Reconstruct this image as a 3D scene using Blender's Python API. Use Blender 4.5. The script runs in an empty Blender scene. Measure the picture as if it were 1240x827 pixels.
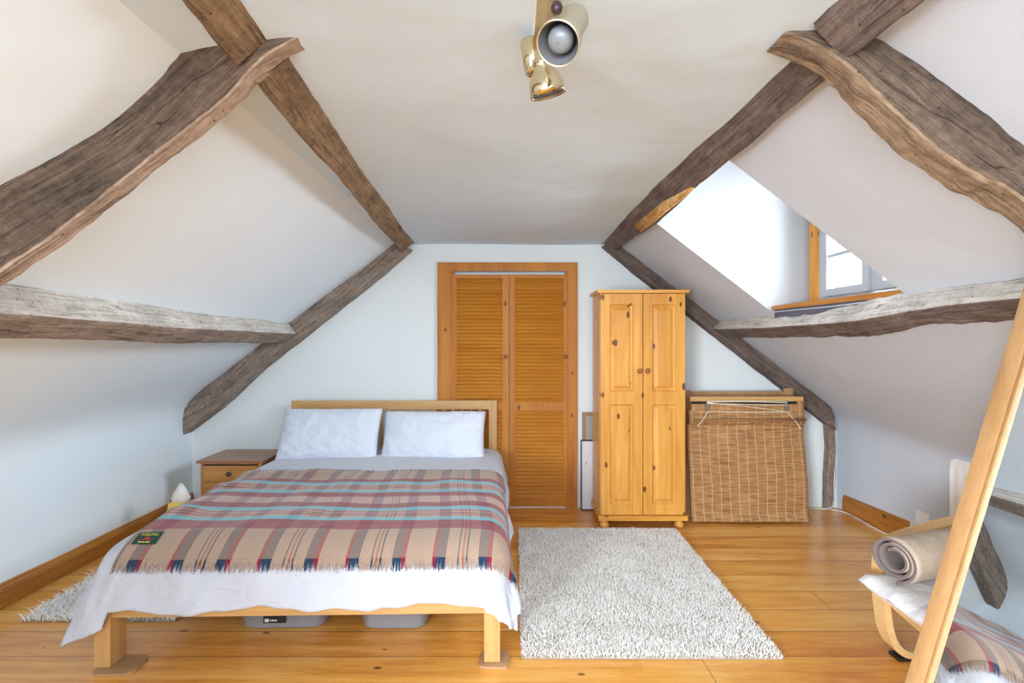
import bpy, bmesh, math, random
import numpy as np
from mathutils import Vector, Matrix, noise
random.seed(7); rng = np.random.default_rng(7)
SC = bpy.context.scene; COL = SC.collection
F = 645.0; CX = 620.0; HY = 410.0; CH = 1.33      # focal length in pixels of a 1240 wide frame, horizon row, eye height
D = 4.2                                            # distance from the eye to the end wall

def at(px, py, d): return Vector(((px-CX)/F*d, d, CH-(py-HY)/F*d))
def srgb(r, g, b):
    f = lambda c: (c/255/12.92) if c/255 <= .04045 else ((c/255+.055)/1.055)**2.4
    return (f(r), f(g), f(b), 1)

# ------------------------------------------------------------------ materials
def mat(name, col=(.8,.8,.8,1), rough=.5, metal=0, **kw):
    m = bpy.data.materials.new(name); m.use_nodes = True
    b = m.node_tree.nodes['Principled BSDF']
    b.inputs['Base Color'].default_value = col; b.inputs['Roughness'].default_value = rough
    b.inputs['Metallic'].default_value = metal
    for k, v in kw.items(): b.inputs[k].default_value = v
    return m
class N:
    def __init__(s, m): s.m = m; s.t = m.node_tree; s.b = s.t.nodes['Principled BSDF']
    def n(s, typ, **kw):
        x = s.t.nodes.new(typ)
        for k, v in kw.items():
            if k.startswith('i_'): x.inputs[k[2:].replace('_', ' ')].default_value = v
            else: setattr(x, k, v)
        return x
    def l(s, a, b): s.t.links.new(a, b)
    def math(s, op, a, b=None, c=None):
        x = s.t.nodes.new('ShaderNodeMath'); x.operation = op
        for i, v in enumerate((a, b, c)):
            if v is None: continue
            if isinstance(v, (int, float)): x.inputs[i].default_value = v
            else: s.l(v, x.inputs[i])
        return x.outputs[0]
    def mix(s, f, a, b, mode='MIX'):
        x = s.t.nodes.new('ShaderNodeMix'); x.data_type = 'RGBA'; x.blend_type = mode
        for sk, v in ((x.inputs[0], f), (x.inputs[6], a), (x.inputs[7], b)):
            if isinstance(v, (int, float)): sk.default_value = v
            elif isinstance(v, tuple): sk.default_value = v
            else: s.l(v, sk)
        return x.outputs[2]
    def ramp(s, f, stops, interp='LINEAR'):
        x = s.t.nodes.new('ShaderNodeValToRGB'); x.color_ramp.interpolation = interp
        e = x.color_ramp.elements
        e.remove(e[1]); k4 = lambda c: c if isinstance(c, tuple) else (c, c, c, 1)
        e[0].position = stops[0][0]; e[0].color = k4(stops[0][1])
        for p, c in stops[1:]:
            x_ = e.new(p); x_.color = k4(c)
        s.l(f, x.inputs[0]); return x.outputs[0]
    def coords(s, kind='Object', scale=(1,1,1), loc=(0,0,0)):
        tc = s.t.nodes.new('ShaderNodeTexCoord'); mp = s.t.nodes.new('ShaderNodeMapping')
        mp.inputs['Scale'].default_value = scale; mp.inputs['Location'].default_value = loc
        s.l(tc.outputs[kind], mp.inputs[0]); return mp.outputs[0]
    def noise(s, vec, scale, detail=3, rough=.55, dist=0):
        x = s.n('ShaderNodeTexNoise', i_Scale=scale, i_Detail=detail, i_Roughness=rough, i_Distortion=dist)
        s.l(vec, x.inputs['Vector']); return x.outputs[0]
    def bump(s, h, strength=.3, dist=.01):
        x = s.n('ShaderNodeBump', i_Strength=strength, i_Distance=dist); s.l(h, x.inputs['Height'])
        s.l(x.outputs[0], s.b.inputs['Normal'])
    def out(s, col, rough=None):
        s.l(col, s.b.inputs['Base Color'])
        if rough is not None: s.l(rough, s.b.inputs['Roughness'])

def wood(name, dark, light, axis='Z', knots=0.0, rough=.4, scale=1.0, knotcol=srgb(92,38,14), coat=0.0, kind='Object', bump=.12):
    m = mat(name, rough=rough); q = N(m); a = 'XYZ'.index(axis)
    sc = [1,1,1]; sc[a] = .07
    v = q.coords(kind, tuple(c*scale for c in sc))
    n1 = q.noise(v, 16, 4, .6, .6); n2 = q.noise(v, 90, 3, .6)
    v2 = q.coords(kind, tuple((.3 if i == a else 1)*scale for i in range(3)))
    n3 = q.noise(v2, 3.0, 2)
    f = q.math('ADD', q.math('MULTIPLY', n1, .55), q.math('ADD', q.math('MULTIPLY', n2, .2), q.math('MULTIPLY', n3, .25)))
    c = q.ramp(f, [(.36, dark), (.62, light)])
    if knots:
        vk0 = q.coords(kind, (scale, scale, scale), (3.1, 1.7, 2.3)); sp_ = q.n('ShaderNodeSeparateXYZ'); q.l(vk0, sp_.inputs[0])
        pa, pb = [i for i in range(3) if i != a]; cb_ = q.n('ShaderNodeCombineXYZ')
        q.l(q.math('ADD', sp_.outputs[pa], sp_.outputs[pb]), cb_.inputs[0]); q.l(q.math('MULTIPLY', sp_.outputs[a], .55), cb_.inputs[1])
        vo = q.n('ShaderNodeTexVoronoi', voronoi_dimensions='2D', i_Scale=11.0); q.l(cb_.outputs[0], vo.inputs['Vector'])
        sep = q.n('ShaderNodeSeparateColor'); q.l(vo.outputs['Color'], sep.inputs[0])
        r = q.math('MULTIPLY', q.math('GREATER_THAN', sep.outputs[0], 1-knots), q.math('ADD', q.math('MULTIPLY', sep.outputs[1], .10), .07))
        wob = q.math('ADD', vo.outputs['Distance'], q.math('MULTIPLY', q.math('SUBTRACT', n2, .5), .06))
        k = q.math('MULTIPLY', q.math('SUBTRACT', r, wob), 40); 
        k = q.math('MINIMUM', q.math('MAXIMUM', k, 0), .9)
        c = q.mix(k, c, knotcol)
    q.out(c)
    if coat: q.b.inputs['Coat Weight'].default_value = coat; q.b.inputs['Coat Roughness'].default_value = .15
    q.bump(f, bump, .004)
    return m

def plaster(name, col, amt=.25):
    m = mat(name, col, .85); q = N(m); v = q.coords()
    a = q.noise(v, 2.2, 3, .5); b = q.noise(v, 28, 3, .6)
    c = q.mix(q.math('MULTIPLY', q.ramp(a, [(.45, 0.0), (.75, 1.0)]), .3), col, tuple(x*.93 for x in col[:3])+(1,))
    q.out(c); q.bump(q.math('ADD', q.math('MULTIPLY', a, 3.0), q.math('MULTIPLY', b, .12)), amt, .02)
    return m

M = {}
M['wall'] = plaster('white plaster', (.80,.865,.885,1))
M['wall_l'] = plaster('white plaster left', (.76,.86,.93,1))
M['wall_r'] = plaster('white plaster warm', (.56,.61,.69,1))  # darker copy of the plaster, shade of the right side put into colour
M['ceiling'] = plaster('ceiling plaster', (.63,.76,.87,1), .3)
def timber_mat(name, cd, cm, cl):
    m = mat(name, rough=.85); q = N(m)
    v = q.coords('UV', (1.6, 26, 1)); v2 = q.coords('UV', (3, 6, 1)); v3 = q.coords('UV', (1, 1, 1))
    g = q.noise(v, 2.0, 5, .65, 1.2); p = q.noise(v2, 1.6, 4, .6, .4); s = q.noise(v3, 40, 3, .6)
    s2 = q.noise(v3, 190, 2, .6); bl_ = q.noise(v3, 5, 4, .65)
    f = q.math('ADD', q.math('MULTIPLY', g, .38), q.math('ADD', q.math('MULTIPLY', p, .14), q.math('ADD', q.math('MULTIPLY', s, .12), q.math('ADD', q.math('MULTIPLY', s2, .12), q.math('MULTIPLY', bl_, .24)))))
    c = q.ramp(f, [(.40, cd), (.5, cm), (.60, cl)])
    vc = q.coords('UV', (1.0, 16, 1)); cr = q.noise(vc, 1.3, 2, .5, .8)
    crk = q.ramp(cr, [(.485, 0.0), (.5, 1.0), (.515, 0.0)])
    crk = q.math('MULTIPLY', crk, q.ramp(p, [(.45, 0.0), (.6, 1.0)]))
    c = q.mix(q.math('MULTIPLY', crk, .75), c, tuple(x*.3 for x in cd[:3])+(1,))
    vo = q.n('ShaderNodeTexVoronoi', i_Scale=55.0); q.l(v3, vo.inputs['Vector'])
    sep = q.n('ShaderNodeSeparateColor'); q.l(vo.outputs['Color'], sep.inputs[0])
    hole = q.math('MULTIPLY', q.math('GREATER_THAN', sep.outputs[0], .86), q.math('LESS_THAN', vo.outputs['Distance'], .2))
    c = q.mix(q.math('MULTIPLY', hole, .7), c, (.02,.014,.01,1))
    q.out(c); q.bump(q.math('SUBTRACT', f, q.math('MULTIPLY', crk, .5)), .7, .02)
    return m
M['oak_dark'] = timber_mat('dark weathered oak', srgb(50,39,31), srgb(92,75,62), srgb(124,104,88))
M['oak_brown'] = timber_mat('brown weathered oak', srgb(80,60,40), srgb(128,102,74), srgb(160,134,104))
M['oak_grey'] = timber_mat('grey weathered oak', srgb(146,138,130), srgb(202,196,188), srgb(228,223,217))  # paler copy for purlin tops, the light they catch is in the colour
M['oak_greybrown'] = timber_mat('grey brown weathered oak', srgb(90,77,67), srgb(138,123,110), srgb(172,158,145))
M['oak_umber'] = timber_mat('umber shaded oak', srgb(62,50,45), srgb(102,87,80), srgb(132,116,107))
M['sap'] = timber_mat('fresh split sapwood', srgb(150,100,50), srgb(206,158,92), srgb(232,198,140))
DK = dict(dark=srgb(166,94,28), light=srgb(206,138,58))
for ax in 'XYZ':
    M['door'+ax] = wood('stained pine '+ax, srgb(170,97,16), srgb(198,130,34), ax, rough=.55, knots=.10, coat=.0)
    M['pine'+ax] = wood('knotty pine '+ax, srgb(200,130,44), srgb(228,172,84), ax, knots=.34, rough=.38, coat=.12)
    M['pinedark'+ax] = wood('bedside pine '+ax, srgb(172,110,46), srgb(208,150,82), ax, knots=.12, rough=.35, coat=.25)
    M['beech'+ax] = wood('beech '+ax, srgb(190,144,86), srgb(212,170,112), ax, rough=.42, scale=1.5, bump=.05)
    M['birch'+ax] = wood('birch '+ax, srgb(206,164,104), srgb(226,190,136), ax, rough=.4, scale=1.5, bump=.05)
    M['skirt'+ax] = wood('skirting pine '+ax, srgb(150,90,32), srgb(188,128,58), ax, knots=.1, rough=.35, coat=.3)
M['slat'] = wood('louvre slat pine', srgb(188,116,30), srgb(208,142,48), 'X', rough=.55, scale=.6, bump=.03)
M['pinetop'] = wood('bedside top', srgb(150,96,62), srgb(176,122,86), 'X', rough=.4, coat=.2)
M['white'] = mat('white paint', (.8,.8,.8,1), .4)
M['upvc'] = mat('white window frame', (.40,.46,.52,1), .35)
M['rad'] = mat('cream radiator enamel', srgb(236,236,234), .4)
M['brass'] = mat('polished brass', (.74,.64,.42,1), .12, 1)
M['satin'] = mat('satin brass', (.56,.50,.38,1), .36, .7)
M['chrome'] = mat('chrome', srgb(200,200,200), .2, 1)
M['black'] = mat('black plastic', (.012,.012,.014,1), .4)
M['darkred'] = mat('dark lamp holder', (.035,.015,.02,1), .35)
M['bulb'] = mat('frosted bulb', (.20,.21,.23,1), .25)
M['reflector'] = mat('white reflector', (.16,.16,.165,1), .5)
M['mirror'] = mat('mirror glass', (.93,.95,.95,1), 0.0, 1)
M['felt'] = mat('brown backing', srgb(120,90,62), .8)
M['cord'] = mat('cream cord', srgb(226,214,190), .7)
M['cable'] = mat('white cable', (.75,.74,.72,1), .4)
M['tub'] = mat('translucent plastic tub', srgb(186,192,204), .3, 0, **{'Transmission Weight': .35, 'IOR': 1.3})
M['wirewhite'] = mat('coiled cable', srgb(210,212,216), .5)
M['yellow'] = mat('yellow bag', srgb(232,200,92), .7)
M['paper'] = mat('white tissue', srgb(232,228,222), .8)
M['label'] = mat('dark green label', srgb(22,66,56), .7)
M['labelyellow'] = mat('yellow stitching', srgb(222,206,84), .7)
M['labelred'] = mat('red stitching', srgb(168,60,44), .7)
M['lettering'] = mat('white lettering', (.75,.76,.8,1), .6)
M['knobbrown'] = wood('turned knob', srgb(130,74,36), srgb(170,106,58), 'Y', rough=.3)
M['knobdark'] = mat('dark knob', srgb(62,54,48), .35)
M['hem'] = mat('glass edge', (.02,.015,.01,1), .6)  # near-black, paints the shade in the cabinet gap and mirror groove

def cloth_mat(name, col, fine=900, wr=.45):
    m = mat(name, col, .9); q = N(m); v = q.coords()
    a = q.noise(v, 7, 4, .5, 1.6); b = q.noise(v, 260, 2)
    q.b.inputs['Sheen Weight'].default_value = .2
    q.bump(q.math('ADD', q.math('MULTIPLY', a, 2.0), q.math('MULTIPLY', b, .05)), wr, .02); return m
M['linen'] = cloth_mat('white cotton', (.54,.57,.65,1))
M['pillow'] = cloth_mat('white pillowcase', (.72,.78,.88,1), wr=.4)
M['cushion'] = cloth_mat('white cushion cover', (.76,.76,.78,1))
def carpet_mat():
    m = mat('taupe carpet', rough=.95); q = N(m); v = q.coords()
    a = q.noise(v, 300, 2); b = q.noise(v, 14, 3)
    q.out(q.ramp(q.math('ADD', q.math('MULTIPLY', a, .5), q.math('MULTIPLY', b, .5)), [(.35, srgb(176,158,138)), (.65, srgb(216,200,178))]))
    q.bump(a, .5, .004); return m
M['carpet'] = carpet_mat()
M['carpetback'] = mat('grey carpet backing', srgb(116,104,102), .95)
def pile(name, c0, c1):
    m = mat(name, rough=.95); q = N(m)
    at_ = q.n('ShaderNodeAttribute', attribute_name='shade'); v = q.coords()
    big = q.noise(v, 5, 3)
    f = q.math('ADD', q.math('MULTIPLY', at_.outputs['Fac'], .7), q.math('MULTIPLY', big, .4))
    q.out(q.ramp(f, [(.2, c0), (.8, c1)])); q.b.inputs['Sheen Weight'].default_value = .7; return m
M['pile'] = pile('cream wool pile', srgb(244,240,234), srgb(255,255,253))
M['shag'] = pile('ivory shag', srgb(246,243,238), srgb(255,255,253))
M['rugbase'] = mat('rug backing', srgb(150,140,126), .95)

def floor_mat():
    m = mat('pine floorboards', rough=.3); q = N(m)
    tc = q.t.nodes.new('ShaderNodeTexCoord'); sep = q.n('ShaderNodeSeparateXYZ'); q.l(tc.outputs['Object'], sep.inputs[0])
    X, Y = sep.outputs[0], sep.outputs[1]
    b = q.math('DIVIDE', q.math('SUBTRACT', Y, 2.228-.1923*12), .1923)
    idx = q.math('FLOOR', b); fr = q.math('FRACT', b)
    rnd = q.n('ShaderNodeTexWhiteNoise', noise_dimensions='1D'); q.l(idx, rnd.inputs['W'])
    rs = rnd.outputs['Value']
    comb = q.n('ShaderNodeCombineXYZ')
    q.l(q.math('ADD', q.math('MULTIPLY', X, .09), q.math('MULTIPLY', rs, 37)), comb.inputs[0]); q.l(q.math('ADD', Y, q.math('MULTIPLY', idx, 1.7)), comb.inputs[1])
    g1 = q.noise(comb.outputs[0], 11, 4, .6, .9); g2 = q.noise(comb.outputs[0], 70, 3, .6)
    n3 = q.noise(tc.outputs['Object'], 1.7, 3)
    f = q.math('ADD', q.math('MULTIPLY', g1, .5), q.math('ADD', q.math('MULTIPLY', g2, .22), q.math('MULTIPLY', n3, .28)))
    f = q.math('ADD', f, q.math('MULTIPLY', q.math('SUBTRACT', rs, .5), .10))
    c = q.ramp(f, [(.34, srgb(198,122,44)), (.5, srgb(230,166,78)), (.66, srgb(244,198,118))])
    # knots, elongated along the boards
    ck = q.n('ShaderNodeCombineXYZ'); q.l(q.math('MULTIPLY', X, .6), ck.inputs[0]); q.l(Y, ck.inputs[1])
    vo = q.n('ShaderNodeTexVoronoi', voronoi_dimensions='2D', i_Scale=3.6); q.l(ck.outputs[0], vo.inputs['Vector'])
    sc = q.n('ShaderNodeSeparateColor'); q.l(vo.outputs['Color'], sc.inputs[0])
    r = q.math('MULTIPLY', q.math('GREATER_THAN', sc.outputs[0], .45), q.math('ADD', q.math('MULTIPLY', sc.outputs[1], .032), .018))
    k = q.math('MINIMUM', q.math('MAXIMUM', q.math('MULTIPLY', q.math('SUBTRACT', r, q.math('ADD', vo.outputs['Distance'], q.math('MULTIPLY', q.math('SUBTRACT', g2, .5), .05))), 60), 0), .85)
    c = q.mix(k, c, srgb(104,50,24))
    # board seams and butt joints
    seam = q.math('LESS_THAN', q.math('ABSOLUTE', q.math('SUBTRACT', fr, .5)), .488)
    seam = q.math('SUBTRACT', 1.0, seam)
    jx = q.math('FRACT', q.math('ADD', q.math('DIVIDE', X, 3.1), q.math('MULTIPLY', rs, 7.3)))
    joint = q.math('LESS_THAN', jx, .0012)
    s = q.math('MAXIMUM', seam, joint)
    c = q.mix(q.math('MULTIPLY', s, .72), c, srgb(84,44,20))
    q.out(c, q.ramp(n3, [(.3, .24), (.7, .40)]))
    q.b.inputs['Coat Weight'].default_value = .25; q.b.inputs['Coat Roughness'].default_value = .2
    q.bump(q.math('SUBTRACT', q.math('MULTIPLY', f, .4), s), .25, .006)
    return m
M['floor'] = floor_mat()

BE, BU, GR, BL, NA, RU, PK = srgb(168,143,124), srgb(134,8,46), srgb(84,78,88), srgb(92,178,194), srgb(22,52,80), srgb(160,70,44), srgb(206,150,148)
PK2 = srgb(204,164,158)
TH_L = 1.30      # woven length of the throw
def tartan(fringe=False):
    m = mat('woven tartan wool'+(' fringe' if fringe else ''), rough=.95); q = N(m)
    uv = q.t.nodes.new('ShaderNodeUVMap'); sep = q.n('ShaderNodeSeparateXYZ'); q.l(uv.outputs[0], sep.inputs[0])
    U, V = sep.outputs[0], sep.outputs[1]
    P = .345; u = q.math('FRACT', q.math('DIVIDE', q.math('ADD', U, .0), P))
    z = lambda t: t/380
    GX = srgb(78,74,80)
    warp = q.ramp(u, [(0, BU), (z(16), GX if not fringe else NA), (z(58), BE), (z(110), NA), (z(117), BE), (z(130), RU), (z(137), BE), (z(148), NA), (z(155), BE), (z(203), GX if not fringe else NA), (z(243), BU), (z(262), BE)], 'CONSTANT')
    seq = [(.165,BE),(.115,BU),(.05,BL),(.022,PK),(.012,BU),(.02,BE),(.012,BU),(.022,PK),(.012,BU),(.02,BE),(.055,BL),(.085,BU),(.125,PK2),(.085,BU),(.055,BL),(.03,PK),(.012,BU),(.03,BE),(.012,BU),(.03,PK),(.055,BL),(.06,BU),(.2,BE)]
    pos = 0; st = []
    for w, c in seq: st.append((min(pos/TH_L, 1), c)); pos += w
    weft = q.ramp(q.math('DIVIDE', V, TH_L), st, 'CONSTANT')
    strong = q.ramp(q.math('DIVIDE', V, TH_L), [(a_, .42 if c_ in (BU, BL) else 0.0) for a_, c_ in st], 'CONSTANT')
    if fringe: col = warp
    else:
        tw = q.math('FRACT', q.math('MULTIPLY', q.math('ADD', U, V), 130))
        f = q.math('ADD', q.math('ADD', q.math('MULTIPLY', q.math('GREATER_THAN', tw, .5), .26), .26), strong)
        col = q.mix(f, warp, weft)
    nz = q.noise(uv.outputs[0], 220, 2, .6)
    col = q.mix(1.0, col, q.ramp(nz, [(.3, .72), (.7, 1.12)]), 'MULTIPLY')
    q.out(col); q.bump(nz, .5, .003)
    q.b.inputs['Sheen Weight'].default_value = .25
    return m
M['tartan'] = tartan(); M['tartanfringe'] = tartan(True)

def bamboo():
    m = mat('woven bamboo slats', rough=.6); q = N(m)
    uv = q.t.nodes.new('ShaderNodeUVMap'); sep = q.n('ShaderNodeSeparateXYZ'); q.l(uv.outputs[0], sep.inputs[0])
    U, V = sep.outputs[0], sep.outputs[1]
    row = q.math('FLOOR', q.math('MULTIPLY', V, 190)); fr = q.math('FRACT', q.math('MULTIPLY', V, 190))
    cmb = q.n('ShaderNodeCombineXYZ'); q.l(q.math('MULTIPLY', U, 4), cmb.inputs[0]); q.l(q.math('MULTIPLY', row, .37), cmb.inputs[1])
    n = q.noise(cmb.outputs[0], 1.5, 2, .7)
    c = q.ramp(n, [(.3, srgb(128,86,48)), (.5, srgb(176,130,82)), (.72, srgb(206,164,112))])
    c = q.mix(q.math('MULTIPLY', q.math('LESS_THAN', fr, .22), .6), c, srgb(88,56,30))
    wob = q.noise(uv.outputs[0], 7, 2)
    ux = q.math('FRACT', q.math('DIVIDE', q.math('ADD', U, q.math('MULTIPLY', wob, .02)), .0655))
    th = q.math('LESS_THAN', q.math('ABSOLUTE', q.math('SUBTRACT', ux, .5)), .03)
    c = q.mix(q.math('MULTIPLY', th, .7), c, srgb(226,196,148))
    q.out(c); q.bump(q.math('SUBTRACT', fr, q.math('MULTIPLY', th, -1.0)), .35, .003); return m
M['bamboo'] = bamboo()

# ------------------------------------------------------------------ mesh helpers
def link(name, me, m, parent=None):
    o = bpy.data.objects.new(name, me); COL.objects.link(o)
    if m is not None:
        for x in (m if isinstance(m, (list, tuple)) else [m]): me.materials.append(x)
    if parent is not None: o.parent = parent
    return o
def obj(name, bm, m, parent=None, smooth=False, bevel=0, seg=2):
    if bevel:
        es = [e for e in bm.edges if len(e.link_faces) == 2 and e.calc_face_angle(0) > .5]
        bmesh.ops.bevel(bm, geom=es, offset=bevel, segments=seg, affect='EDGES', profile=.5)
    bm.normal_update()
    me = bpy.data.meshes.new(name); bm.to_mesh(me); bm.free()
    if smooth or bevel:
        for p in me.polygons: p.use_smooth = True
        if not smooth or bevel: 
            me.set_sharp_from_angle(angle=math.radians(40))
    return link(name, me, m, parent)
def thing(name, label, cat, loc=(0,0,0), rotz=0, group=None):
    o = bpy.data.objects.new(name, None); COL.objects.link(o); o.empty_display_size = .1
    o.location = loc; o.rotation_euler = (0,0,rotz); tag(o, label, cat, group); return o
def tag(o, label, cat, group=None):
    o['label'] = label; o['category'] = cat
    if group: o['group'] = group
    return o
def struct(o): o['kind'] = 'structure'; return o
def box(bm, x0, x1, y0, y1, z0, z1, mtx=None):
    vs = [bm.verts.new(Vector(p)) for p in ((x0,y0,z0),(x1,y0,z0),(x1,y1,z0),(x0,y1,z0),(x0,y0,z1),(x1,y0,z1),(x1,y1,z1),(x0,y1,z1))]
    if mtx is not None:
        for v in vs: v.co = mtx @ v.co
    for f in ((3,2,1,0),(4,5,6,7),(0,1,5,4),(1,2,6,5),(2,3,7,6),(3,0,4,7)): bm.faces.new([vs[i] for i in f])
    return vs
def boxes(*bs):
    bm = bmesh.new()
    for b in bs: box(bm, *b)
    return bm
def lathe(bm, prof, mtx, n=28, cap=True):
    rings = []
    for r, h in prof:
        rings.append([bm.verts.new(mtx @ Vector((r*math.cos(2*math.pi*i/n), r*math.sin(2*math.pi*i/n), h))) for i in range(n)])
    for a, b in zip(rings, rings[1:]):
        for i in range(n): bm.faces.new((a[i], a[(i+1)%n], b[(i+1)%n], b[i]))
    if cap:
        bm.faces.new(list(reversed(rings[0]))); bm.faces.new(rings[-1])
def frame_mtx(origin, z, xhint=(1,0,0)):
    z = Vector(z).normalized(); x = Vector(xhint); x = (x - z*x.dot(z)).normalized(); y = z.cross(x)
    return Matrix.Translation(origin) @ Matrix((x,y,z)).transposed().to_4x4()
def tube(bm, pts, r, n=8, cap=True):
    pts = [Vector(p) for p in pts]; rings = []; ref = Vector((0,0,1))
    for i, p in enumerate(pts):
        t = (pts[min(i+1,len(pts)-1)] - pts[max(i-1,0)]).normalized()
        a = ref - t*ref.dot(t)
        if a.length < .1: ref = Vector((1,0,0)); a = ref - t*ref.dot(t)
        a.normalize(); b = t.cross(a); rr = r[i] if isinstance(r, (list,tuple)) else r
        rings.append([bm.verts.new(p + (a*math.cos(2*math.pi*k/n)+b*math.sin(2*math.pi*k/n))*rr) for k in range(n)])
    for a, b in zip(rings, rings[1:]):
        for k in range(n): bm.faces.new((a[k], a[(k+1)%n], b[(k+1)%n], b[k]))
    if cap: bm.faces.new(list(reversed(rings[0]))); bm.faces.new(rings[-1])
def crspline(pts, n=8):
    P = [Vector(p) for p in pts]; P = [P[0]*2-P[1]] + P + [P[-1]*2-P[-2]]; out = []
    for i in range(1, len(P)-2):
        for k in range(n):
            t = k/n; a,b,c,d = P[i-1:i+3]
            out.append(.5*((2*b)+(c-a)*t+(2*a-5*b+4*c-d)*t*t+(3*b-a-3*c+d)*t**3))
    out.append(P[-2]); return out
def strip(bm, path, wdir, w, th, up=None):
    """bent lamella: path of points, constant width w along wdir, thickness th along the local normal"""
    wdir = Vector(wdir).normalized(); rings = []
    for i, p in enumerate(path):
        t = (path[min(i+1,len(path)-1)] - path[max(i-1,0)]).normalized(); n = t.cross(wdir).normalized()
        rings.append([bm.verts.new(p + wdir*a*w + n*b*th) for a, b in ((0,-.5),(1,-.5),(1,.5),(0,.5))])
    for a, b in zip(rings, rings[1:]):
        for k in range(4): bm.faces.new((a[k], a[(k+1)%4], b[(k+1)%4], b[k]))
    bm.faces.new(list(reversed(rings[0]))); bm.faces.new(rings[-1])
def grid_mesh(name, P, m, parent=None, uv=None, smooth=True, thick=0):
    """P: array (nu,nv,3)"""
    nu, nv = P.shape[:2]; me = bpy.data.meshes.new(name)
    idx = np.arange(nu*nv).reshape(nu, nv)
    q = np.stack([idx[:-1,:-1], idx[1:,:-1], idx[1:,1:], idx[:-1,1:]], -1).reshape(-1,4)
    me.from_pydata(P.reshape(-1,3).tolist(), [], q.tolist())
    if uv is not None:
        l = me.uv_layers.new(name='UVMap'); U = uv.reshape(-1,2)
        for li in me.loops: l.data[li.index].uv = U[li.vertex_index]
    me.update()
    if smooth:
        for p in me.polygons: p.use_smooth = True
    o = link(name, me, m, parent)
    if thick:
        s = o.modifiers.new('thick', 'SOLIDIFY'); s.thickness = thick; s.offset = 0
    return o
def nz(x, y=0, z=0, s=1.0): return noise.noise(Vector((x*s, y*s, z*s)))

# ------------------------------------------------------------------ roof geometry
# left roof slope: z = 2.729 + .751 x ; right roof slope: z = 2.674 - .766 x ; flat ceiling z = 2.07
ZC = 2.07
SL = dict(c=2.729, m=.751, n=Vector((.6005,0,-.7996)), dn=Vector((-.7996,0,-.6005)), s=-1)
SR = dict(c=2.674, m=-.766, n=Vector((-.608,0,-.794)), dn=Vector((.794,0,-.608)), s=1)
def onslope(px, py, S):
    k = (px-CX)/F; s = -(py-HY)/F; d = (S['c']-CH)/(s - S['m']*k); return Vector((k*d, d, CH+s*d))
YB = -3.3
XL = -2.52
def xr(y): return 2.56 + .10*(4.2-y) if y > 2.2 else 2.76
# floor, end wall with door recess, ceiling
bm = boxes((XL-.12, 3.0, YB-.1, D+.12, -.08, 0)); struct(obj('floor', bm, M['floor']))
OX0, OX1, OZ = -.492, .452, 1.86           # louvre door opening
def end_wall():
    bm = bmesh.new(); x0, x1, z1 = XL-.1, 2.9, 2.3
    def rect(a,b,c,d): bm.faces.new([bm.verts.new(p) for p in (a,b,c,d)])
    rect((x0,D,0),(OX0,D,0),(OX0,D,z1),(x0,D,z1)); rect((OX1,D,0),(x1,D,0),(x1,D,z1),(OX1,D,z1))
    rect((OX0,D,OZ),(OX1,D,OZ),(OX1,D,z1),(OX0,D,z1))
    E = D+.07
    rect((OX0,D,0),(OX0,E,0),(OX0,E,OZ),(OX0,D,OZ)); rect((OX1,E,0),(OX1,D,0),(OX1,D,OZ),(OX1,E,OZ))
    rect((OX0,D,OZ),(OX0,E,OZ),(OX1,E,OZ),(OX1,D,OZ)); rect((OX0,E,0),(OX1,E,0),(OX1,E,OZ),(OX0,E,OZ))
    bmesh.ops.remove_doubles(bm, verts=bm.verts, dist=1e-5)
    return bm
struct(obj('wall_back', end_wall(), M['wall']))
bm = boxes((XL-.1, 2.9, YB-.08, YB, 0, 2.3)); struct(obj('wall_front', bm, M['wall']))
def sheet(name, prof, ys, m, skip=None, amp=.006):
    """prof(y) -> list of (x,z); quads over ys, skipping (i,j) in skip"""
    nu = len(ys); rows = []
    for y in ys:
        rows.append([(x, y, z) for x, z in prof(y)])
    P = np.array(rows, float)
    for i in range(P.shape[0]):
        for j in range(P.shape[1]):
            x,y,z = P[i,j]; k = nz(x*.9+5, y*.9, z*.9)*amp*2 + nz(x*3, y*3, z*3+9)*amp*.6
            P[i,j,2] += k
            if z < 1.2: P[i,j,0] += k
    idx = np.arange(P.shape[0]*P.shape[1]).reshape(P.shape[:2]); q = []
    for i in range(P.shape[0]-1):
        for j in range(P.shape[1]-1):
            if skip and skip(ys[i], ys[i+1], prof(ys[i])[j], prof(ys[i])[j+1]): continue
            q.append([int(idx[i,j]), int(idx[i+1,j]), int(idx[i+1,j+1]), int(idx[i,j+1])])
    me = bpy.data.meshes.new(name); me.from_pydata(P.reshape(-1,3).tolist(), [], q); me.update()
    for p in me.polygons: p.use_smooth = True
    return struct(link(name, me, m))
def profL(y):
    top = [(x, ZC) for x in (-.80,-.86)]
    xs = np.linspace(-.905, -2.36, 20); a = [(x, 2.729+.751*x) for x in xs]
    r = [(-2.43,.894),(-2.475,.845),(-2.505,.79),(-2.518,.72),(-2.52,.64)]
    return top + a + r + [(XL, z) for z in (.5,.35,.2,.1,-.02)]
ys = list(np.linspace(YB, D, 58))
sheet('wall_left', profL, ys, M['wall_l'], amp=.010)
DY0, DY1, DX0, DX1 = 2.07, 3.17, .83, 1.545     # dormer opening in the right slope
def profR(y):
    xw = xr(y); top = [(x, ZC) for x in (.70,.76)]
    xs = list(np.linspace(.79, DX0, 2)) + list(np.linspace(DX0, DX1, 10))[1:] + list(np.linspace(DX1, xw-.16, 12))[1:]
    a = [(x, min(ZC, 2.674-.766*x)) for x in xs]
    zk = 2.674-.766*xw
    r = [(xw-.085, zk+.06),(xw-.04, zk+.012),(xw-.012, zk-.05),(xw, zk-.13)]
    return top + a + r + [(xw, z) for z in np.linspace(zk-.2, -.02, 5)]
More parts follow.
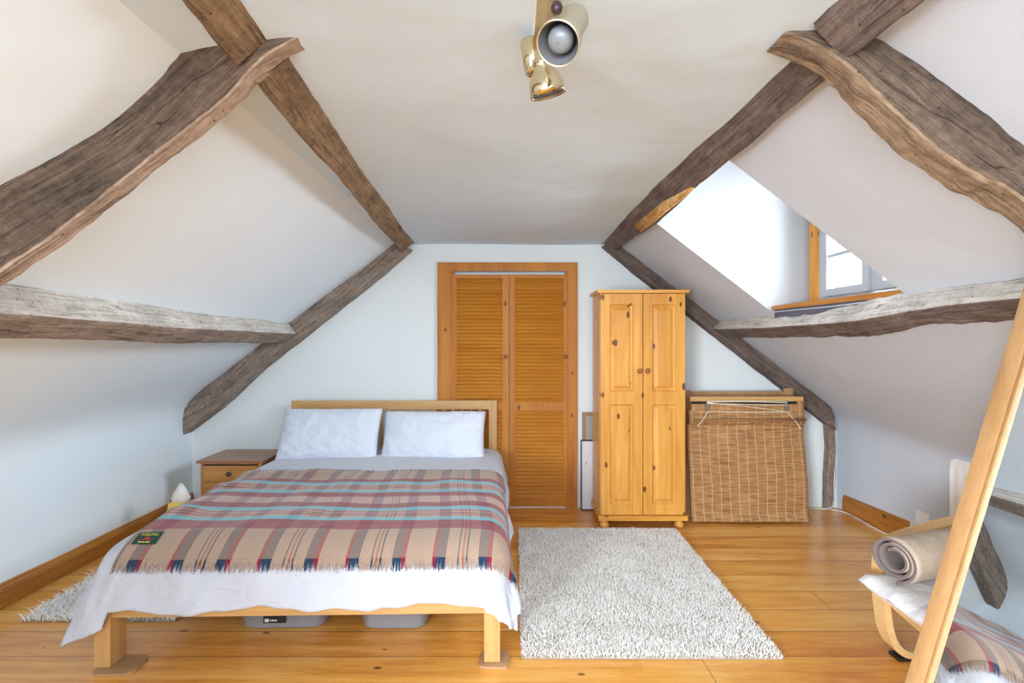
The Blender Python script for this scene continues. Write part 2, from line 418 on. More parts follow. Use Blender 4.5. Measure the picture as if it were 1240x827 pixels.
ysr = list(np.linspace(YB, DY0, 36)) + list(np.linspace(DY0, DY1, 12))[1:] + list(np.linspace(DY1, D, 12))[1:]
skip = lambda y0,y1,a,b: y0 >= DY0-1e-6 and y1 <= DY1+1e-6 and a[0] >= DX0-1e-6 and b[0] <= DX1+1e-6
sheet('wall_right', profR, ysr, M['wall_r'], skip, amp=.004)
def profC(y): return [(x, ZC) for x in np.linspace(-.88, .80, 24)]
sheet('ceiling', profC, list(np.linspace(YB, D, 80)), M['ceiling'], amp=.006)

# dormer: cheeks, roof lining, window wall
WX = 1.79
bm = bmesh.new()
def rect(bm, *p): bm.faces.new([bm.verts.new(Vector(q)) for q in p])
zs = lambda x: 2.674-.766*x
TZ = 2.62
for y in (DY0, DY1):
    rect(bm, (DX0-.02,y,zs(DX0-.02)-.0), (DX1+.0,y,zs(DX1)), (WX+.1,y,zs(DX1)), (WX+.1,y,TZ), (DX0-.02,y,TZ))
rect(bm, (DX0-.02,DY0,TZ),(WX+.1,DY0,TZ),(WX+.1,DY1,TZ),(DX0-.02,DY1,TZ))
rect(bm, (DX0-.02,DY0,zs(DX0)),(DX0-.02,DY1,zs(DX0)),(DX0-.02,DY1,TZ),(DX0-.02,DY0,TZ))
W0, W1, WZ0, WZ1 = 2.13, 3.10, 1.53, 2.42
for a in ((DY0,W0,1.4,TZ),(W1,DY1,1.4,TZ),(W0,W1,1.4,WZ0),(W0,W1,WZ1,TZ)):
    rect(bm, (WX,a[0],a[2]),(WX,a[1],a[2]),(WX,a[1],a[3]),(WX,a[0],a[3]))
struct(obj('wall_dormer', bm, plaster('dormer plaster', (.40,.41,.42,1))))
# window: timber trim, white frame, two casements with a glazing bar each
win = struct(thing('window_1', 'white casement window with wooden trim set in the dormer', 'window', (WX, (W0+W1)/2, WZ0)))
cy = (W0+W1)/2
def wloc(b): return (b[0]-WX, b[1]-WX, b[2]-cy, b[3]-cy, b[4]-WZ0, b[5]-WZ0)
bm = boxes(*[wloc(b) for b in ((WX-.035,WX,W1-.012,W1+.045,WZ0,WZ1+.04),(WX-.035,WX,W0-.045,W0+.012,WZ0,WZ1+.04),(WX-.034,WX,W0+.0125,W1-.0125,WZ1,WZ1+.04))])
obj('window_trim', bm, M['pineZ'], win, bevel=.004)
fy0, fy1 = W0+.012, W1-.012
bm = boxes(*[wloc(b) for b in ((WX-.01,WX+.05,fy0,fy0+.045,WZ0,WZ1),(WX-.01,WX+.05,fy1-.045,fy1,WZ0,WZ1),(WX-.009,WX+.049,fy0+.045,fy1-.045,WZ0,WZ0+.035),(WX-.009,WX+.049,fy0+.045,fy1-.045,WZ1-.04,WZ1),(WX-.01,WX+.05,cy-.025,cy+.025,WZ0+.0355,WZ1-.0405))])
obj('window_frame', bm, M['upvc'], win, bevel=.004)
glass = mat('window glass'); _q = N(glass)
_t = _q.n('ShaderNodeBsdfTransparent'); _g = _q.n('ShaderNodeBsdfGlossy', i_Roughness=.02); _m = _q.n('ShaderNodeMixShader'); _m.inputs[0].default_value = .06
_q.l(_t.outputs[0], _m.inputs[1]); _q.l(_g.outputs[0], _m.inputs[2]); _q.l(_m.outputs[0], _q.t.nodes['Material Output'].inputs[0])
for a, b in ((fy0+.047, cy-.027), (cy+.027, fy1-.047)):
    s = .048
    bm = boxes(*[wloc(q) for q in ((WX-.022,WX+.03,a,a+s,WZ0+.037,WZ1-.042),(WX-.022,WX+.03,b-s,b,WZ0+.037,WZ1-.042),(WX-.021,WX+.029,a+s+.0005,b-s-.0005,WZ0+.037,WZ0+.037+.04),(WX-.021,WX+.029,a+s+.0005,b-s-.0005,WZ1-.09,WZ1-.042))])
    sash = obj('casement', bm, M['upvc'], win, bevel=.005)
    bm = boxes(wloc((WX-.012,WX+.02,a+s-.002,b-s+.002,1.782,1.800)))
    obj('glazing_bar', bm, M['upvc'], sash)
    bm = boxes(wloc((WX+.004,WX+.008,a+s-.004,b-s+.004,WZ0+.075,WZ1-.088)))
    obj('pane', bm, glass, sash)
sill = tag(obj('window_sill', boxes((1.545-1.67,1.80-1.67,W0-.05-2.6,DY1-.005-2.6,-.012,.012)), M['skirtY'], bevel=.004), 'orange stained wooden sill board under the dormer window', 'window sill'); sill.location = (1.67, 2.6, 1.512)
fa = obj('sill_fascia', boxes((1.552-1.67, 1.575-1.67, W0-.04-2.6, DY1-.02-2.6, -.062, -.0125)), wood('painted fascia', srgb(70,72,86), srgb(104,106,122), 'Y', rough=.6), sill, bevel=.003); fa['label'] = 'blue grey board edge'
# ------------------------------------------------------------------ skirting boards
def skirting(name, p0, p1, inward, m):
    a = Vector(p0); b = Vector(p1); t = (b-a).normalized(); n = Vector(inward).normalized()
    prof = [(0,0),(.02,0),(.02,.085),(.017,.092),(.017,.098),(.012,.106),(.010,.116),(.004,.122),(0,.122)]
    bm = bmesh.new(); r = []
    for p in (a, b): r.append([bm.verts.new(p + n*x + Vector((0,0,z))) for x, z in prof])
    for i in range(len(prof)-1): bm.faces.new((r[0][i], r[1][i], r[1][i+1], r[0][i+1]))
    bm.faces.new(r[0]); bm.faces.new(list(reversed(r[1])))
    bmesh.ops.recalc_face_normals(bm, faces=bm.faces)
    return struct(obj(name, bm, m))
skirting('baseboard_left', (XL-.003, YB, .001), (XL-.003, D-.005, .001), (1,0,0), M['skirtY'])
skirting('baseboard_right', (xr(4.12)+.004, 4.12, .001), (xr(3.52)+.004, 3.52, .001), (-1,-.1,0), M['skirtY'])
skirting('baseboard_right_near', (2.763, 2.4, .001), (2.763, YB, .001), (-1,0,0), M['skirtY'])

# ------------------------------------------------------------------ roof timbers
def timber(name, stations, mats, label, cat='beam', sub=16, amp=.008, seed=0, nper=12, group=None, linear=False):
    """stations: list of 4 corner points (ring order). Lofted, subdivided and roughened by hand-hewn noise. face material index per side."""
    K = len(stations); st = [[Vector(p) for p in s] for s in stations]
    rings = []
    for c in range(4): pass
    if linear: paths = [[st[i][c].lerp(st[i+1][c], k/sub) for i in range(K-1) for k in range(sub)] + [st[-1][c]] for c in range(4)]
    else: paths = [crspline([s[c] for s in st], sub) if K > 2 else [st[0][c].lerp(st[1][c], k/(sub*2)) for k in range(sub*2+1)] for c in range(4)]
    L = len(paths[0]); V = []; UV = []
    dist = 0
    base = st[0][0].copy()
    for i in range(L):
        q = [paths[c][i] for c in range(4)]; cen = sum(q, Vector())/4
        if i: dist += (cen-prev).length
        prev = cen; ring = []; per = 0; uvr = []
        for c in range(4):
            a, b = q[c], q[(c+1)%4]
            for k in range(nper):
                t = k/nper; p = a.lerp(b, t); edge = min(t, 1-t)*2
                rad = (p-cen).normalized()
                h = nz(p.x*2.2+seed, p.y*2.2, p.z*2.2)*amp*1.3 + nz(p.x*9+seed, p.y*9, p.z*9)*amp*.7 + nz(p.x*30+seed, p.y*30, p.z*30)*amp*.45
                h -= (.006 if k == 0 else 0)
                ring.append(p + rad*h); uvr.append((dist, per + t*(b-a).length))
            per += (b-a).length
        V.append(ring); UV.append(uvr + [(dist, per)])
    n = 4*nper; verts = [tuple(p-base) for r in V for p in r]; faces = []; uvs = []; fm = []
    for i in range(L-1):
        for k in range(n):
            faces.append((i*n+k, i*n+(k+1)%n, (i+1)*n+(k+1)%n, (i+1)*n+k))
            uvs += [UV[i][k], UV[i][k+1], UV[i+1][k+1], UV[i+1][k]]; fm.append(k//nper)
    for i, rev in ((0, True), (L-1, False)):
        f = [i*n+k for k in range(n)]
        if rev: f = f[::-1]
        faces.append(tuple(f)); fm.append(0)
        for v in f:
            p = Vector(verts[v]); uvs.append((p.x+p.y, p.z))
    me = bpy.data.meshes.new(name); me.from_pydata(verts, [], faces); l = me.uv_layers.new(name='UVMap')
    for i, u in enumerate(uvs): l.data[i].uv = u
    ml = mats if isinstance(mats, list) else [mats]*4
    for x in ml: me.materials.append(x)
    for p, f in zip(me.polygons, fm): p.material_index = f; p.use_smooth = True
    me.set_sharp_from_angle(angle=math.radians(38))
    o = bpy.data.objects.new(name, me); COL.objects.link(o); o.location = base
    return tag(o, label, cat, {'rafter': 'old oak rafters', 'purlin': 'old oak horizontal roof beams'}.get(name))

def rafter(name, pairs, S, t, mats, label, pre=None, post=None, out=.06, seed=0, amp=.007):
    """pairs: (upper px, lower px, depth) -> front face; body runs back by t"""
    st = []
    for u, l, d in pairs:
        U = at(u[0], u[1], d); L = at(l[0], l[1], d)
        o_ = (U-L).normalized()*out
        st.append([U+o_, L, L+Vector((0,t,0)), U+o_+Vector((0,t,0))])
    if pre: st = pre + st
    if post: st = st + post
    return timber(name, st, mats, label, seed=seed, amp=amp)
def slope_station(S, x, y, w, t, out=.05):
    U = Vector((x, y, S['c']+S['m']*x)); L = U + S['n']*w; U = U - S['n']*out
    return [U, L, L+Vector((0,t,0)), U+Vector((0,t,0))]
# ring order faces: 0 front (camera side), 1 inner/lower, 2 back, 3 outer
M['oak_pale'] = timber_mat('pale weathered oak', srgb(104,84,68), srgb(154,132,114), srgb(186,166,148))
FL = [M['oak_dark'], M['oak_pale'], M['oak_brown'], M['oak_dark']]
tl = .062
rafter('rafter', [((-70,278),(-8,334),1.36),((0,230),(56,290),1.385),((85,183),(133,229),1.425),((140,148),(186,187),1.44),((190,103),(240,147),1.425),((214,78),(272,121),1.40),((256,46),(316,74),1.34),((318,30),(362,42),1.31)],
       SL, tl, FL, 'large dark curved rafter crossing the left slope nearest the viewer', pre=[slope_station(SL, -2.44, 1.36, .17, tl), slope_station(SL, -1.9, 1.36, .17, tl)], seed=3)
tr = .10
M['oak_mix'] = timber_mat('ragged oak', srgb(78,62,48), srgb(130,108,86), srgb(160,138,114))
rafter('rafter', [((1310,226),(1262,258),1.22),((1240,173),(1192,216),1.22),((1177,127),(1130,174),1.22),((1130,88),(1080,128),1.22),((1092,62),(1040,88),1.225),((1062,44),(1010,66),1.235),((1010,24),(966,44),1.255),((985,20),(950,38),1.26)],
       SR, tr, [M['oak_dark'], M['oak_mix'], M['oak_brown'], M['oak_dark']], 'large rough-hewn brown rafter with ragged edge crossing right slope nearest the viewer', pre=[slope_station(SR, 2.6, 1.22, .16, tr), slope_station(SR, 1.9, 1.22, .16, tr)], seed=11, amp=.012)
def back_rafter(pairs, dep, t, S, seed, label, mats):
    st = []
    for u, l in pairs:
        U = at(u[0], u[1], dep); l2 = (l[0]-(CX-l[0])*t/D, l[1]-(HY-l[1])*t/D)
        L = at(l2[0], l2[1], dep); o_ = (U-L).normalized()*.05
        st.append([U+o_, L, L+Vector((0,t-.004,0)), U+o_+Vector((0,t-.004,0))])
    return timber('rafter', st, mats, label, seed=seed, amp=.006)
back_rafter([((222,489),(231,524)),((271,459),(280,487)),((311,421),(328,443)),((351,390),(370,410)),((402,355),(416,374)),((440,328),(455,343)),((478,298),(500,304))], 4.08, .12, SL, 21,
            'slender grey brown rafter down end wall left of the bed', [M['oak_greybrown']]*4)
back_rafter([((750,292),(728,300)),((790,323),(765,331)),((819,346),(793,353)),((872,390),(848,396)),((915,421),(893,431)),((957,453),(938,467)),((993,480),(972,495)),((1006,492),(1002,519))], 4.08, .12, SR, 25,
            'dark slender rafter down end wall right of the wardrobe', [M['oak_umber']]*4)
st = [[at(1003,500,4.1), at(1012,505,4.1), at(1012,505,4.1)+Vector((0,.09,0)), at(1003,500,4.1)+Vector((0,.09,0))]]
for (a, b, y) in ((1004,1013,545),(1002,1011,580),(1001,1009,617)):
    p, q_ = at(a,y,4.12), at(b,y,4.12); st.append([p, q_, q_+Vector((0,.075,0)), p+Vector((0,.075,0))])
timber('corner_post', st, M['oak_greybrown'], 'thin grey timber post running down to the floor in right corner', 'post', seed=31, amp=.004, nper=4, linear=True)

def purlin(name, sts, S, mats, label, seed, amp=.006):
    """sts: (y, x on slope, protrusion, width) ; faces: 0 upper, 1 inner, 2 lower, 3 hidden"""
    st = []
    for y, x, p, w in sts:
        U = Vector((x, y, S['c']+S['m']*x)); Mx = U + S['n']*p; B = Mx + S['dn']*w
        st.append([U - S['n']*.06, Mx, B, B - S['n']*(p+.06)])
    return timber(name, st, mats, label, seed=seed, amp=amp, sub=14)
purlin('purlin', [(-1.5,-1.60,.12,.14),(.4,-1.61,.12,.14),(1.7,-1.634,.122,.13),(2.6,-1.67,.118,.125),(3.4,-1.69,.11,.125),(4.06,-1.705,.105,.125)], SL,
       [M['oak_grey'], M['oak_greybrown'], M['oak_greybrown'], M['oak_grey']], 'pale grey horizontal beam along the left slope above the bed', 41)
purlin('purlin', [(-1.5,1.52,.09,.12),(.5,1.51,.09,.12),(1.58,1.518,.082,.112),(1.95,1.522,.10,.095),(2.4,1.555,.098,.11),(3.2,1.572,.095,.10),(4.05,1.573,.085,.10)], SR,
       [M['oak_grey'], M['oak_umber'], M['oak_umber'], M['oak_grey']], 'bent grey horizontal beam beneath the dormer window on right slope', 47, .010)
def ridge(sts, label, mats, seed, side, amp=.006):
    st = []
    for y, rx, rz, lx, lz in sts:
        st.append([Vector((rx,y,rz)), Vector((lx,y,lz)), Vector((lx+side*.05,y,lz+.11)), Vector((rx-side*.02,y,rz+.07))])
    return timber('purlin', st, mats, label, seed=seed, amp=amp)
ridge([(1.40,-.586,2.072,-.672,1.992),(2.3,-.652,2.072,-.728,1.993),(3.2,-.70,2.072,-.79,1.990),(4.1,-.748,2.072,-.852,1.990)], 'brown upper beam between ceiling and left slope leading to end wall', [M['oak_brown']]*4, 51, -1)
ur = ridge([(1.30,.727,2.072,.800,1.984),(2.3,.695,2.072,.795,1.972),(2.96,.695,2.072,.795,1.960),(3.5,.70,2.072,.79,1.985),(4.1,.708,2.072,.797,2.005)], 'grey brown upper beam between ceiling and right slope above wardrobe', [M['oak_umber']]*4, 57, 1)
ridge([(-1.5,-.52,2.075,-.60,2.03),(.5,-.575,2.075,-.655,2.025),(1.0,-.588,2.075,-.668,2.022),(1.33,-.602,2.082,-.690,2.012)], 'short brown beam end overhead meeting the large left rafter', [M['oak_brown']]*4, 61, -1)
ridge([(-1.5,.70,2.075,.81,1.97),(.5,.716,2.072,.80,1.975),(.95,.716,2.072,.795,1.978),(1.24,.70,2.06,.778,1.975)], 'short dark beam end overhead meeting the rough right rafter', [M['oak_umber']]*4, 67, 1)
# split edge of the upper right beam (bare sapwood)
bm = bmesh.new()
def onface(px, py):
    k = (px-CX)/F; s_ = -(py-HY)/F; d = 1.541/(s_+1.144*k)*.992; return Vector((k*d, d, CH+s_*d))
pts = [onface(768,272), onface(788,256), onface(804,243), onface(822,234), onface(838,226)]
low = [onface(777,280), onface(795,267), onface(811,253), onface(829,239), onface(841,228)]
vs = []; 
for i,(a,b) in enumerate(zip(pts, low)):
    vs.append([bm.verts.new(a-ur.location), bm.verts.new((a+b)/2-ur.location+Vector((-.003,-.006,-.003))), bm.verts.new(b-ur.location)])
uvl = bm.loops.layers.uv.new('UVMap')
for a, b in zip(vs, vs[1:]):
    for k in range(2): bm.faces.new((a[k], b[k], b[k+1], a[k+1]))
for f in bm.faces:
    for lp in f.loops: lp[uvl].uv = (lp.vert.co.y, lp.vert.co.z*2+lp.vert.co.x)
o = obj('split_edge', bm, M['sap'], ur, smooth=True); o['label'] = 'pale orange split edge'
s = o.modifiers.new('t','SOLIDIFY'); s.thickness = .006

# ------------------------------------------------------------------ louvre door
def px_x(px, d=D): return (px-CX)/F*d
def px_z(py, d=D): return CH-(py-HY)/F*d
dz0, dz1 = .008, px_z(332.5)
cas = bmesh.new()
for b in ((px_x(530), OX0+.012, D-.022, D+.0, 0, px_z(318)), (OX1-.012, px_x(699), D-.022, D, 0, px_z(318)), (OX0+.012, OX1-.012, D-.022, D, px_z(328.5), px_z(318))): box(cas, *b)
fr = struct(obj('door_frame', cas, M['doorZ'], bevel=.005)); fr.name = 'trim_1'
bm = boxes((OX0, OX0+.03, D-.005, D+.069, 0, OZ-.001), (OX1-.03, OX1, D-.005, D+.069, 0, OZ-.001)); o = struct(obj('trim_2', bm, M['doorZ']))
bm = boxes((OX0+.031, OX1-.031, D-.01, D+.05, 0.001, .006)); struct(obj('trim_3', bm, M['white']))
def louvre_door(x0, x1, stl, strr, knobx, nm):
    t = struct(thing(nm, 'orange pine louvre door', 'door', ((x0+x1)/2, D+.01, 0))); cx = (x0+x1)/2; y0, y1 = -.012, .018
    L = lambda x: x-cx
    bm = bmesh.new()
    box(bm, L(x0), L(x0+stl), y0, y1, dz0, dz1); box(bm, L(x1-strr), L(x1), y0, y1, dz0, dz1)
    zt, zb, zm0, zm1 = px_z(337), px_z(602), px_z(497.5), px_z(487)
    for a, b in ((zt, dz1), (dz0, zb), (zm0, zm1)): box(bm, L(x0+stl), L(x1-strr), y0+.001, y1-.001, a, b)
    obj('door_leaf_frame', bm, M['doorZ'], t, bevel=.003)
    bm = bmesh.new()
    for za, zb_ in ((zb, zm0), (zm1, zt)):
        n = int((zb_-za)/.0285)
        for k in range(n):
            z = za + (k+.5)*(zb_-za)/n
            m4 = Matrix.Translation((0, .003, z)) @ Matrix.Rotation(math.radians(-36), 4, 'X')
            box(bm, L(x0+stl)-.002, L(x1-strr)+.002, -.0035, .0035, -.0185, .0185, m4)
    obj('louvre_slats', bm, M['slat'], t)
    bm = bmesh.new(); lathe(bm, [(.006,0),(.006,.012),(.014,.018),(.016,.026),(.010,.033),(.002,.034)], frame_mtx(Vector((L(knobx), y0, px_z(432))), (0,-1,0)), 18)
    obj('knob', bm, M['knobbrown'], t, smooth=True)
    return t
louvre_door(px_x(545), px_x(616.3), .052, .052, px_x(612.5), 'door_1')
louvre_door(px_x(617), px_x(688), .042, .036, px_x(684.5), 'door_2')

# ------------------------------------------------------------------ wardrobe
wd = thing('wardrobe', 'tall honey pine two-door wardrobe with turned knobs', 'wardrobe', (.915, 3.72, 0))
wx0, wx1, wy1 = -.298, .298, .352
zt, zb = 1.648, .095
bm = boxes((wx0, wx0+.02, .022, wy1, zb, zt)); obj('side_panel', bm, M['pineZ'], wd, bevel=.002)
bm = boxes((wx1-.02, wx1, .022, wy1, zb, zt)); obj('side_panel', bm, M['pineZ'], wd, bevel=.002)
bm = boxes((wx0+.02, wx1-.02, wy1-.01, wy1, zb, zt)); obj('back_panel', bm, M['pineZ'], wd)
bm = bmesh.new(); box(bm, wx0-.022, wx1+.022, -.02, wy1+.005, zt, zt+.022); obj('cornice', bm, M['pineX'], wd, bevel=.008, seg=3)
bm = bmesh.new(); box(bm, wx0-.012, wx1+.012, -.012, wy1+.003, zb-.035, zb); obj('plinth', bm, M['pineX'], wd, bevel=.008, seg=3)
for x in (wx0+.035, wx1-.035):
    for y in (.035, wy1-.04):
        bm = bmesh.new(); lathe(bm, [(.020,0),(.031,.008),(.034,.022),(.030,.036),(.022,.044),(.028,.052),(.03,.0605)], Matrix.Translation((x,y,0)), 24); obj('foot', bm, M['pineZ'], wd, smooth=True)
def panel_door(x0, x1, hinge):
    bm = bmesh.new(); z0, z1 = zb+.004, zt-.004; s = .062; y0, y1 = 0, .02
    box(bm, x0, x0+s, y0, y1, z0, z1); box(bm, x1-s, x1, y0, y1, z0, z1)
    r = [(z0, z0+.075), (.868-.032, .868+.032), (z1-.07, z1)]
    r = [(z0, z0+.07), (px_z(488,3.72)-.01, px_z(474,3.72)-.0), (z1-.075, z1)]
    for a, b in r: box(bm, x0+s, x1-s, y0+.0005, y1, a, b)
    d = obj('door', bm, M['pineZ'], wd, bevel=.002)
    for a, b in ((r[0][1], r[1][0]), (r[1][1], r[2][0])):
        bm = bmesh.new(); X0, X1 = x0+s, x1-s
        def ring(i, y): return [bm.verts.new((xx, y, zz)) for xx, zz in ((X0+i,a+i),(X1-i,a+i),(X1-i,b-i),(X0+i,b-i))]
        rs = [ring(0,.001), ring(.009,.014), ring(.016,.015), ring(.038,.004), ring(.041,.002)]
        for p, q_ in zip(rs, rs[1:]):
            for k in range(4): bm.faces.new((p[k], p[(k+1)%4], q_[(k+1)%4], q_[k]))
        bm.faces.new(rs[-1]); obj('raised_panel', bm, M['pineZ'], d)
    kx = (x1-.025) if hinge < 0 else (x0+.025)
    bm = bmesh.new(); lathe(bm, [(.008,0),(.007,.010),(.015,.018),(.018,.026),(.013,.034),(.003,.036)], frame_mtx(Vector((kx,0,px_z(449,3.72))), (0,-1,0)), 20)
    obj('knob', bm, M['knobbrown'], d, smooth=True)
panel_door(wx0+.004, -.0025, -1); panel_door(.0025, wx1-.004, 1)

# ------------------------------------------------------------------ bedside cabinet
nx, ny = -2.005, 3.80
ns = thing('bedside_cabinet', 'small pine bedside cabinet left of the bed', 'bedside table', (nx, ny, 0))
h = .462
bm = boxes((-.215,.215,-.0,.36,.03,h-.02),); obj('carcass', bm, M['pinedarkZ'], ns, bevel=.003)
bm = bmesh.new(); box(bm, -.235,.235,-.022,.375,h-.02,h); obj('top', bm, M['pinetop'], ns, bevel=.007, seg=3)
bm = bmesh.new(); box(bm, -.225,.225,-.01,.365,0,.04); obj('plinth', bm, M['pinedarkX'], ns, bevel=.006)
for a, b in ((.318,.425),(.188,.305),(.055,.175)):
    bm = boxes((-.192,.192,-.012,.002,a,b)); d = obj('drawer', bm, M['pinedarkX'], ns, bevel=.005)
    bm = bmesh.new(); lathe(bm, [(.008,0),(.007,.01),(.016,.018),(.018,.026),(.012,.034),(.002,.035)], frame_mtx(Vector((0,-.012,(a+b)/2)), (0,-1,0)), 18); obj('knob', bm, M['knobdark'], d, smooth=True)
bm = boxes((-.195,.195,-.0015,.001,.424,.4335)); obj('shadow_gap', bm, M['hem'], ns)

# ------------------------------------------------------------------ picture frames between door and wardrobe
def picture(name, label, x0, x1, y, h_, lean, fw, mf, mi):
    t = thing(name, label, 'picture', ((x0+x1)/2, y, .003), 0, 'framed pictures beside the wardrobe'); w = (x1-x0)/2
    R = Matrix.Rotation(-lean, 4, 'X'); bm = bmesh.new()
    for b in ((-w,-w+fw,0,.014,0,h_),(w-fw,w,0,.014,0,h_),(-w+fw,w-fw,0,.014,0,fw),(-w+fw,w-fw,0,.014,h_-fw,h_)): box(bm, *b, R)
    obj('picture_frame', bm, mf, t); bm = bmesh.new(); box(bm, -w+fw, w-fw, .005, .010, fw, h_-fw, R); obj('mount', bm, mi, t)
    return t
M['mount'] = mat('pale mount', srgb(214,212,214), .5); M['mount2'] = mat('grey print', srgb(160,158,150), .4)
M['darkframe'] = mat('dark brown frame', srgb(58,40,32), .4)
p = picture('framed_picture', 'dark-edged white mounted picture standing between louvre door and wardrobe', .533, .83, 4.115, .54, .03, .009, M['darkframe'], M['mount'])
bm = boxes((-.112,-.104,.004,.0052,.36,.37), (-.105,-.100,.004,.0052,.33,.338), (-.116,-.112,.004,.0052,.345,.35)); obj('print_marks', bm, M['darkframe'], p)
picture('framed_picture', 'taller tan framed picture standing behind the dark-edged one', .549, .88, 4.158, .75, .012, .028, wood('tan frame', srgb(140,108,72), srgb(170,136,96), 'Z'), M['mount2'])

# ------------------------------------------------------------------ bamboo blind and board frame
bx0, bx1 = px_x(838, 3.84), px_x(979, 3.84); by = 3.84
bl = thing('bamboo_blind', 'woven bamboo roman blind with cream cords standing right of wardrobe', 'blind', ((bx0+bx1)/2, by, 0))
w = (bx1-bx0)/2; nu, nv = 60, 120
P = np.zeros((nu, nv, 3)); UV = np.zeros((nu, nv, 2))
for i in range(nu):
    for j in range(nv):
        u = i/(nu-1); v = j/(nv-1); z = .012 + v*.80
        y = .015 + z*.055 + .014*math.sin(u*5+z*3)*math.sin(z*3.5) + nz(u*3, z*6)*.006
        if z < .07: y -= .028*math.sin((.07-z)/.07*math.pi*.5)
        if z > .70: y -= .022*math.sin((z-.70)/.11*math.pi)
        if z > .70: y -= .01*math.sin((z-.70)/.05*math.pi)
        x = -w + 2*w*u + .006*math.sin(z*7) + (-.012*(1-u)*(z/.8 if z < .7 else 0.2)) + .003*(1-v)*u
        P[i,j] = (x, y, z); UV[i,j] = (u*2*w, v*.80)
o = grid_mesh('slat_sheet', P, M['bamboo'], bl, UV, thick=.004)
P2 = np.zeros((40, 24, 3)); U2 = np.zeros((40, 24, 2))
for i in range(40):
    for j in range(24):
        u = i/39; a = j/23; P2[i,j] = (-w+.01+2*w*.985*u, .052+.004*math.sin(u*9), .80+a*.075); U2[i,j] = (u*2*w, .85+a*.09)
grid_mesh('pelmet_strip', P2, M['bamboo'], bl, U2, thick=.004)
bm = bmesh.new()
for a, z in ((0,.745),(0,.728)): pass
tube(bm, [(-w+.015,.022,.738),(w-.01,.020,.742)], .012, 10); uvx = None
obj('folded_slats', bm, wood('slat roll', srgb(128,88,50), srgb(176,132,84), 'X', rough=.6), bl, smooth=True)
bm = boxes((-w+.005, w-.005, .056, .086, .868, .905)); obj('headrail', bm, M['beechX'], bl, bevel=.003)
bm = boxes((-w+.012, w-.06, .046, .056, .852, .870)); obj('shadow_batten', bm, M['black'], bl)  # black strip put in for the shade of the gap below the headrail
for sx in (-w+.13, w-.14):
    bm = boxes((sx-.01, sx+.01, .036, .05, .80, .872)); obj('cord_guide', bm, M['chrome'], bl, bevel=.003)
cords = [[(-w+.12,.034,.868),(0,.030,.872),(w-.14,.034,.864)], [(-w+.12,.032,.858),(0,.03,.852),(w-.13,.03,.846)], [(-w+.12,.030,.865),(-.02,.028,.838),(w-.15,.03,.800)],
         [(-w+.12,.030,.80),(0,.022,.797),(w-.13,.03,.797)], [(-w+.125,.030,.80),(-w+.08,.010,.74),(-w+.04,.004,.70)], [(w-.14,.030,.80),(w-.09,.010,.735),(w-.055,.0,.68)],
         [(-w+.12,.028,.876),(0,.026,.879),(w-.14,.03,.874)]]
bm = bmesh.new()
for c in cords: tube(bm, crspline(c, 6), .0032, 6)
obj('cords', bm, M['cord'], bl, smooth=True)
# board frame behind
bf = thing('wooden_board_frame', 'plain tan wooden board frame leaning behind the bamboo blind', 'board', ((bx0+bx1)/2, 3.97, 0))
R = Matrix.Rotation(-.11, 4, 'X')
wl = -w-.0; wr = w-.0
for nm, b in (('upright', (wl-.012, wl+.07, 0, .02, 0, .94)), ('upright', (wr-.055, wr+.012, 0, .02, 0, .955)), ('top_rail', (wl+.07, wr-.055, .002, .018, .885, .932)), ('bottom_rail', (wl+.07, wr-.055, .002, .018, .02, .09))):
    bm = bmesh.new(); box(bm, *b, R); obj(nm, bm, M['carton'] if 'carton' in M else M.setdefault('carton', wood('tan board', srgb(158,116,74), srgb(190,148,104), 'Z', rough=.6)), bf, bevel=.002)
lb = thing('wooden_offcut', 'short tan offcut block propped behind the board frame', 'board', (1.965, 4.135, 0))
bm = bmesh.new(); box(bm, -.085, .06, 0, .02, 0, .835); obj('board', bm, M['carton'], lb, bevel=.002)
bm = bmesh.new(); box(bm, -.135, -.088, .0, .018, 0, .83); obj('batten', bm, wood('greyish batten', srgb(150,130,112), srgb(176,156,138), 'Z', rough=.6), lb, bevel=.002)

# ------------------------------------------------------------------ bed
RZ = math.radians(1.34)
BED = Vector((-.862, 2.153, 0))
bed = thing('bed', 'light oak double bed frame with slatted headboard', 'bed', BED, RZ)
HW = .813
LEG = .064
for x in (-HW, HW-LEG):
    bm = boxes((x, x+LEG, 0, LEG+.03 if x < 0 else LEG, .012, .285)); obj('leg', bm, M['beechZ'], bed, bevel=.003)
bm = boxes((-HW+LEG, HW-LEG, .012, .040, .205, .292)); obj('foot_rail', bm, M['beechX'], bed, bevel=.003)
for x0, x1 in ((-HW+.01, -HW+.038), (HW-.038, HW-.01)):
    bm = boxes((x0, x1, LEG+.032, 1.955, .205, .302)); obj('side_rail', bm, M['beechY'], bed, bevel=.003)
hb = .79; hy = 1.965; ht = .850
for x in (-hb, hb-.062):
    bm = boxes((x, x+.062, hy, hy+.032, .0, ht)); obj('headboard_post', bm, M['beechZ'], bed, bevel=.003)
bm = boxes((-hb+.062, hb-.062, hy+.002, hy+.03, ht-.068, ht-.001)); obj('top_rail', bm, M['beechX'], bed, bevel=.003)
bm = boxes((-hb+.062, hb-.062, hy+.002, hy+.03, .30, .37)); obj('lower_rail', bm, M['beechX'], bed, bevel=.003)
for k in range(20):
    x = -hb+.062 + (k+1)*(2*hb-.124)/21
    bm = boxes((x-.010, x+.010, hy+.008, hy+.024, .37, ht-.068)); obj('slat', bm, M['beechZ'], bed, bevel=.003)
bm = boxes((-HW+.038, HW-.038, .04, 1.955, .255, .285)); obj('slat_base', bm, M['beechX'], bed)
mt = thing('mattress', 'white mattress under the duvet on oak bed', 'mattress', BED, RZ)
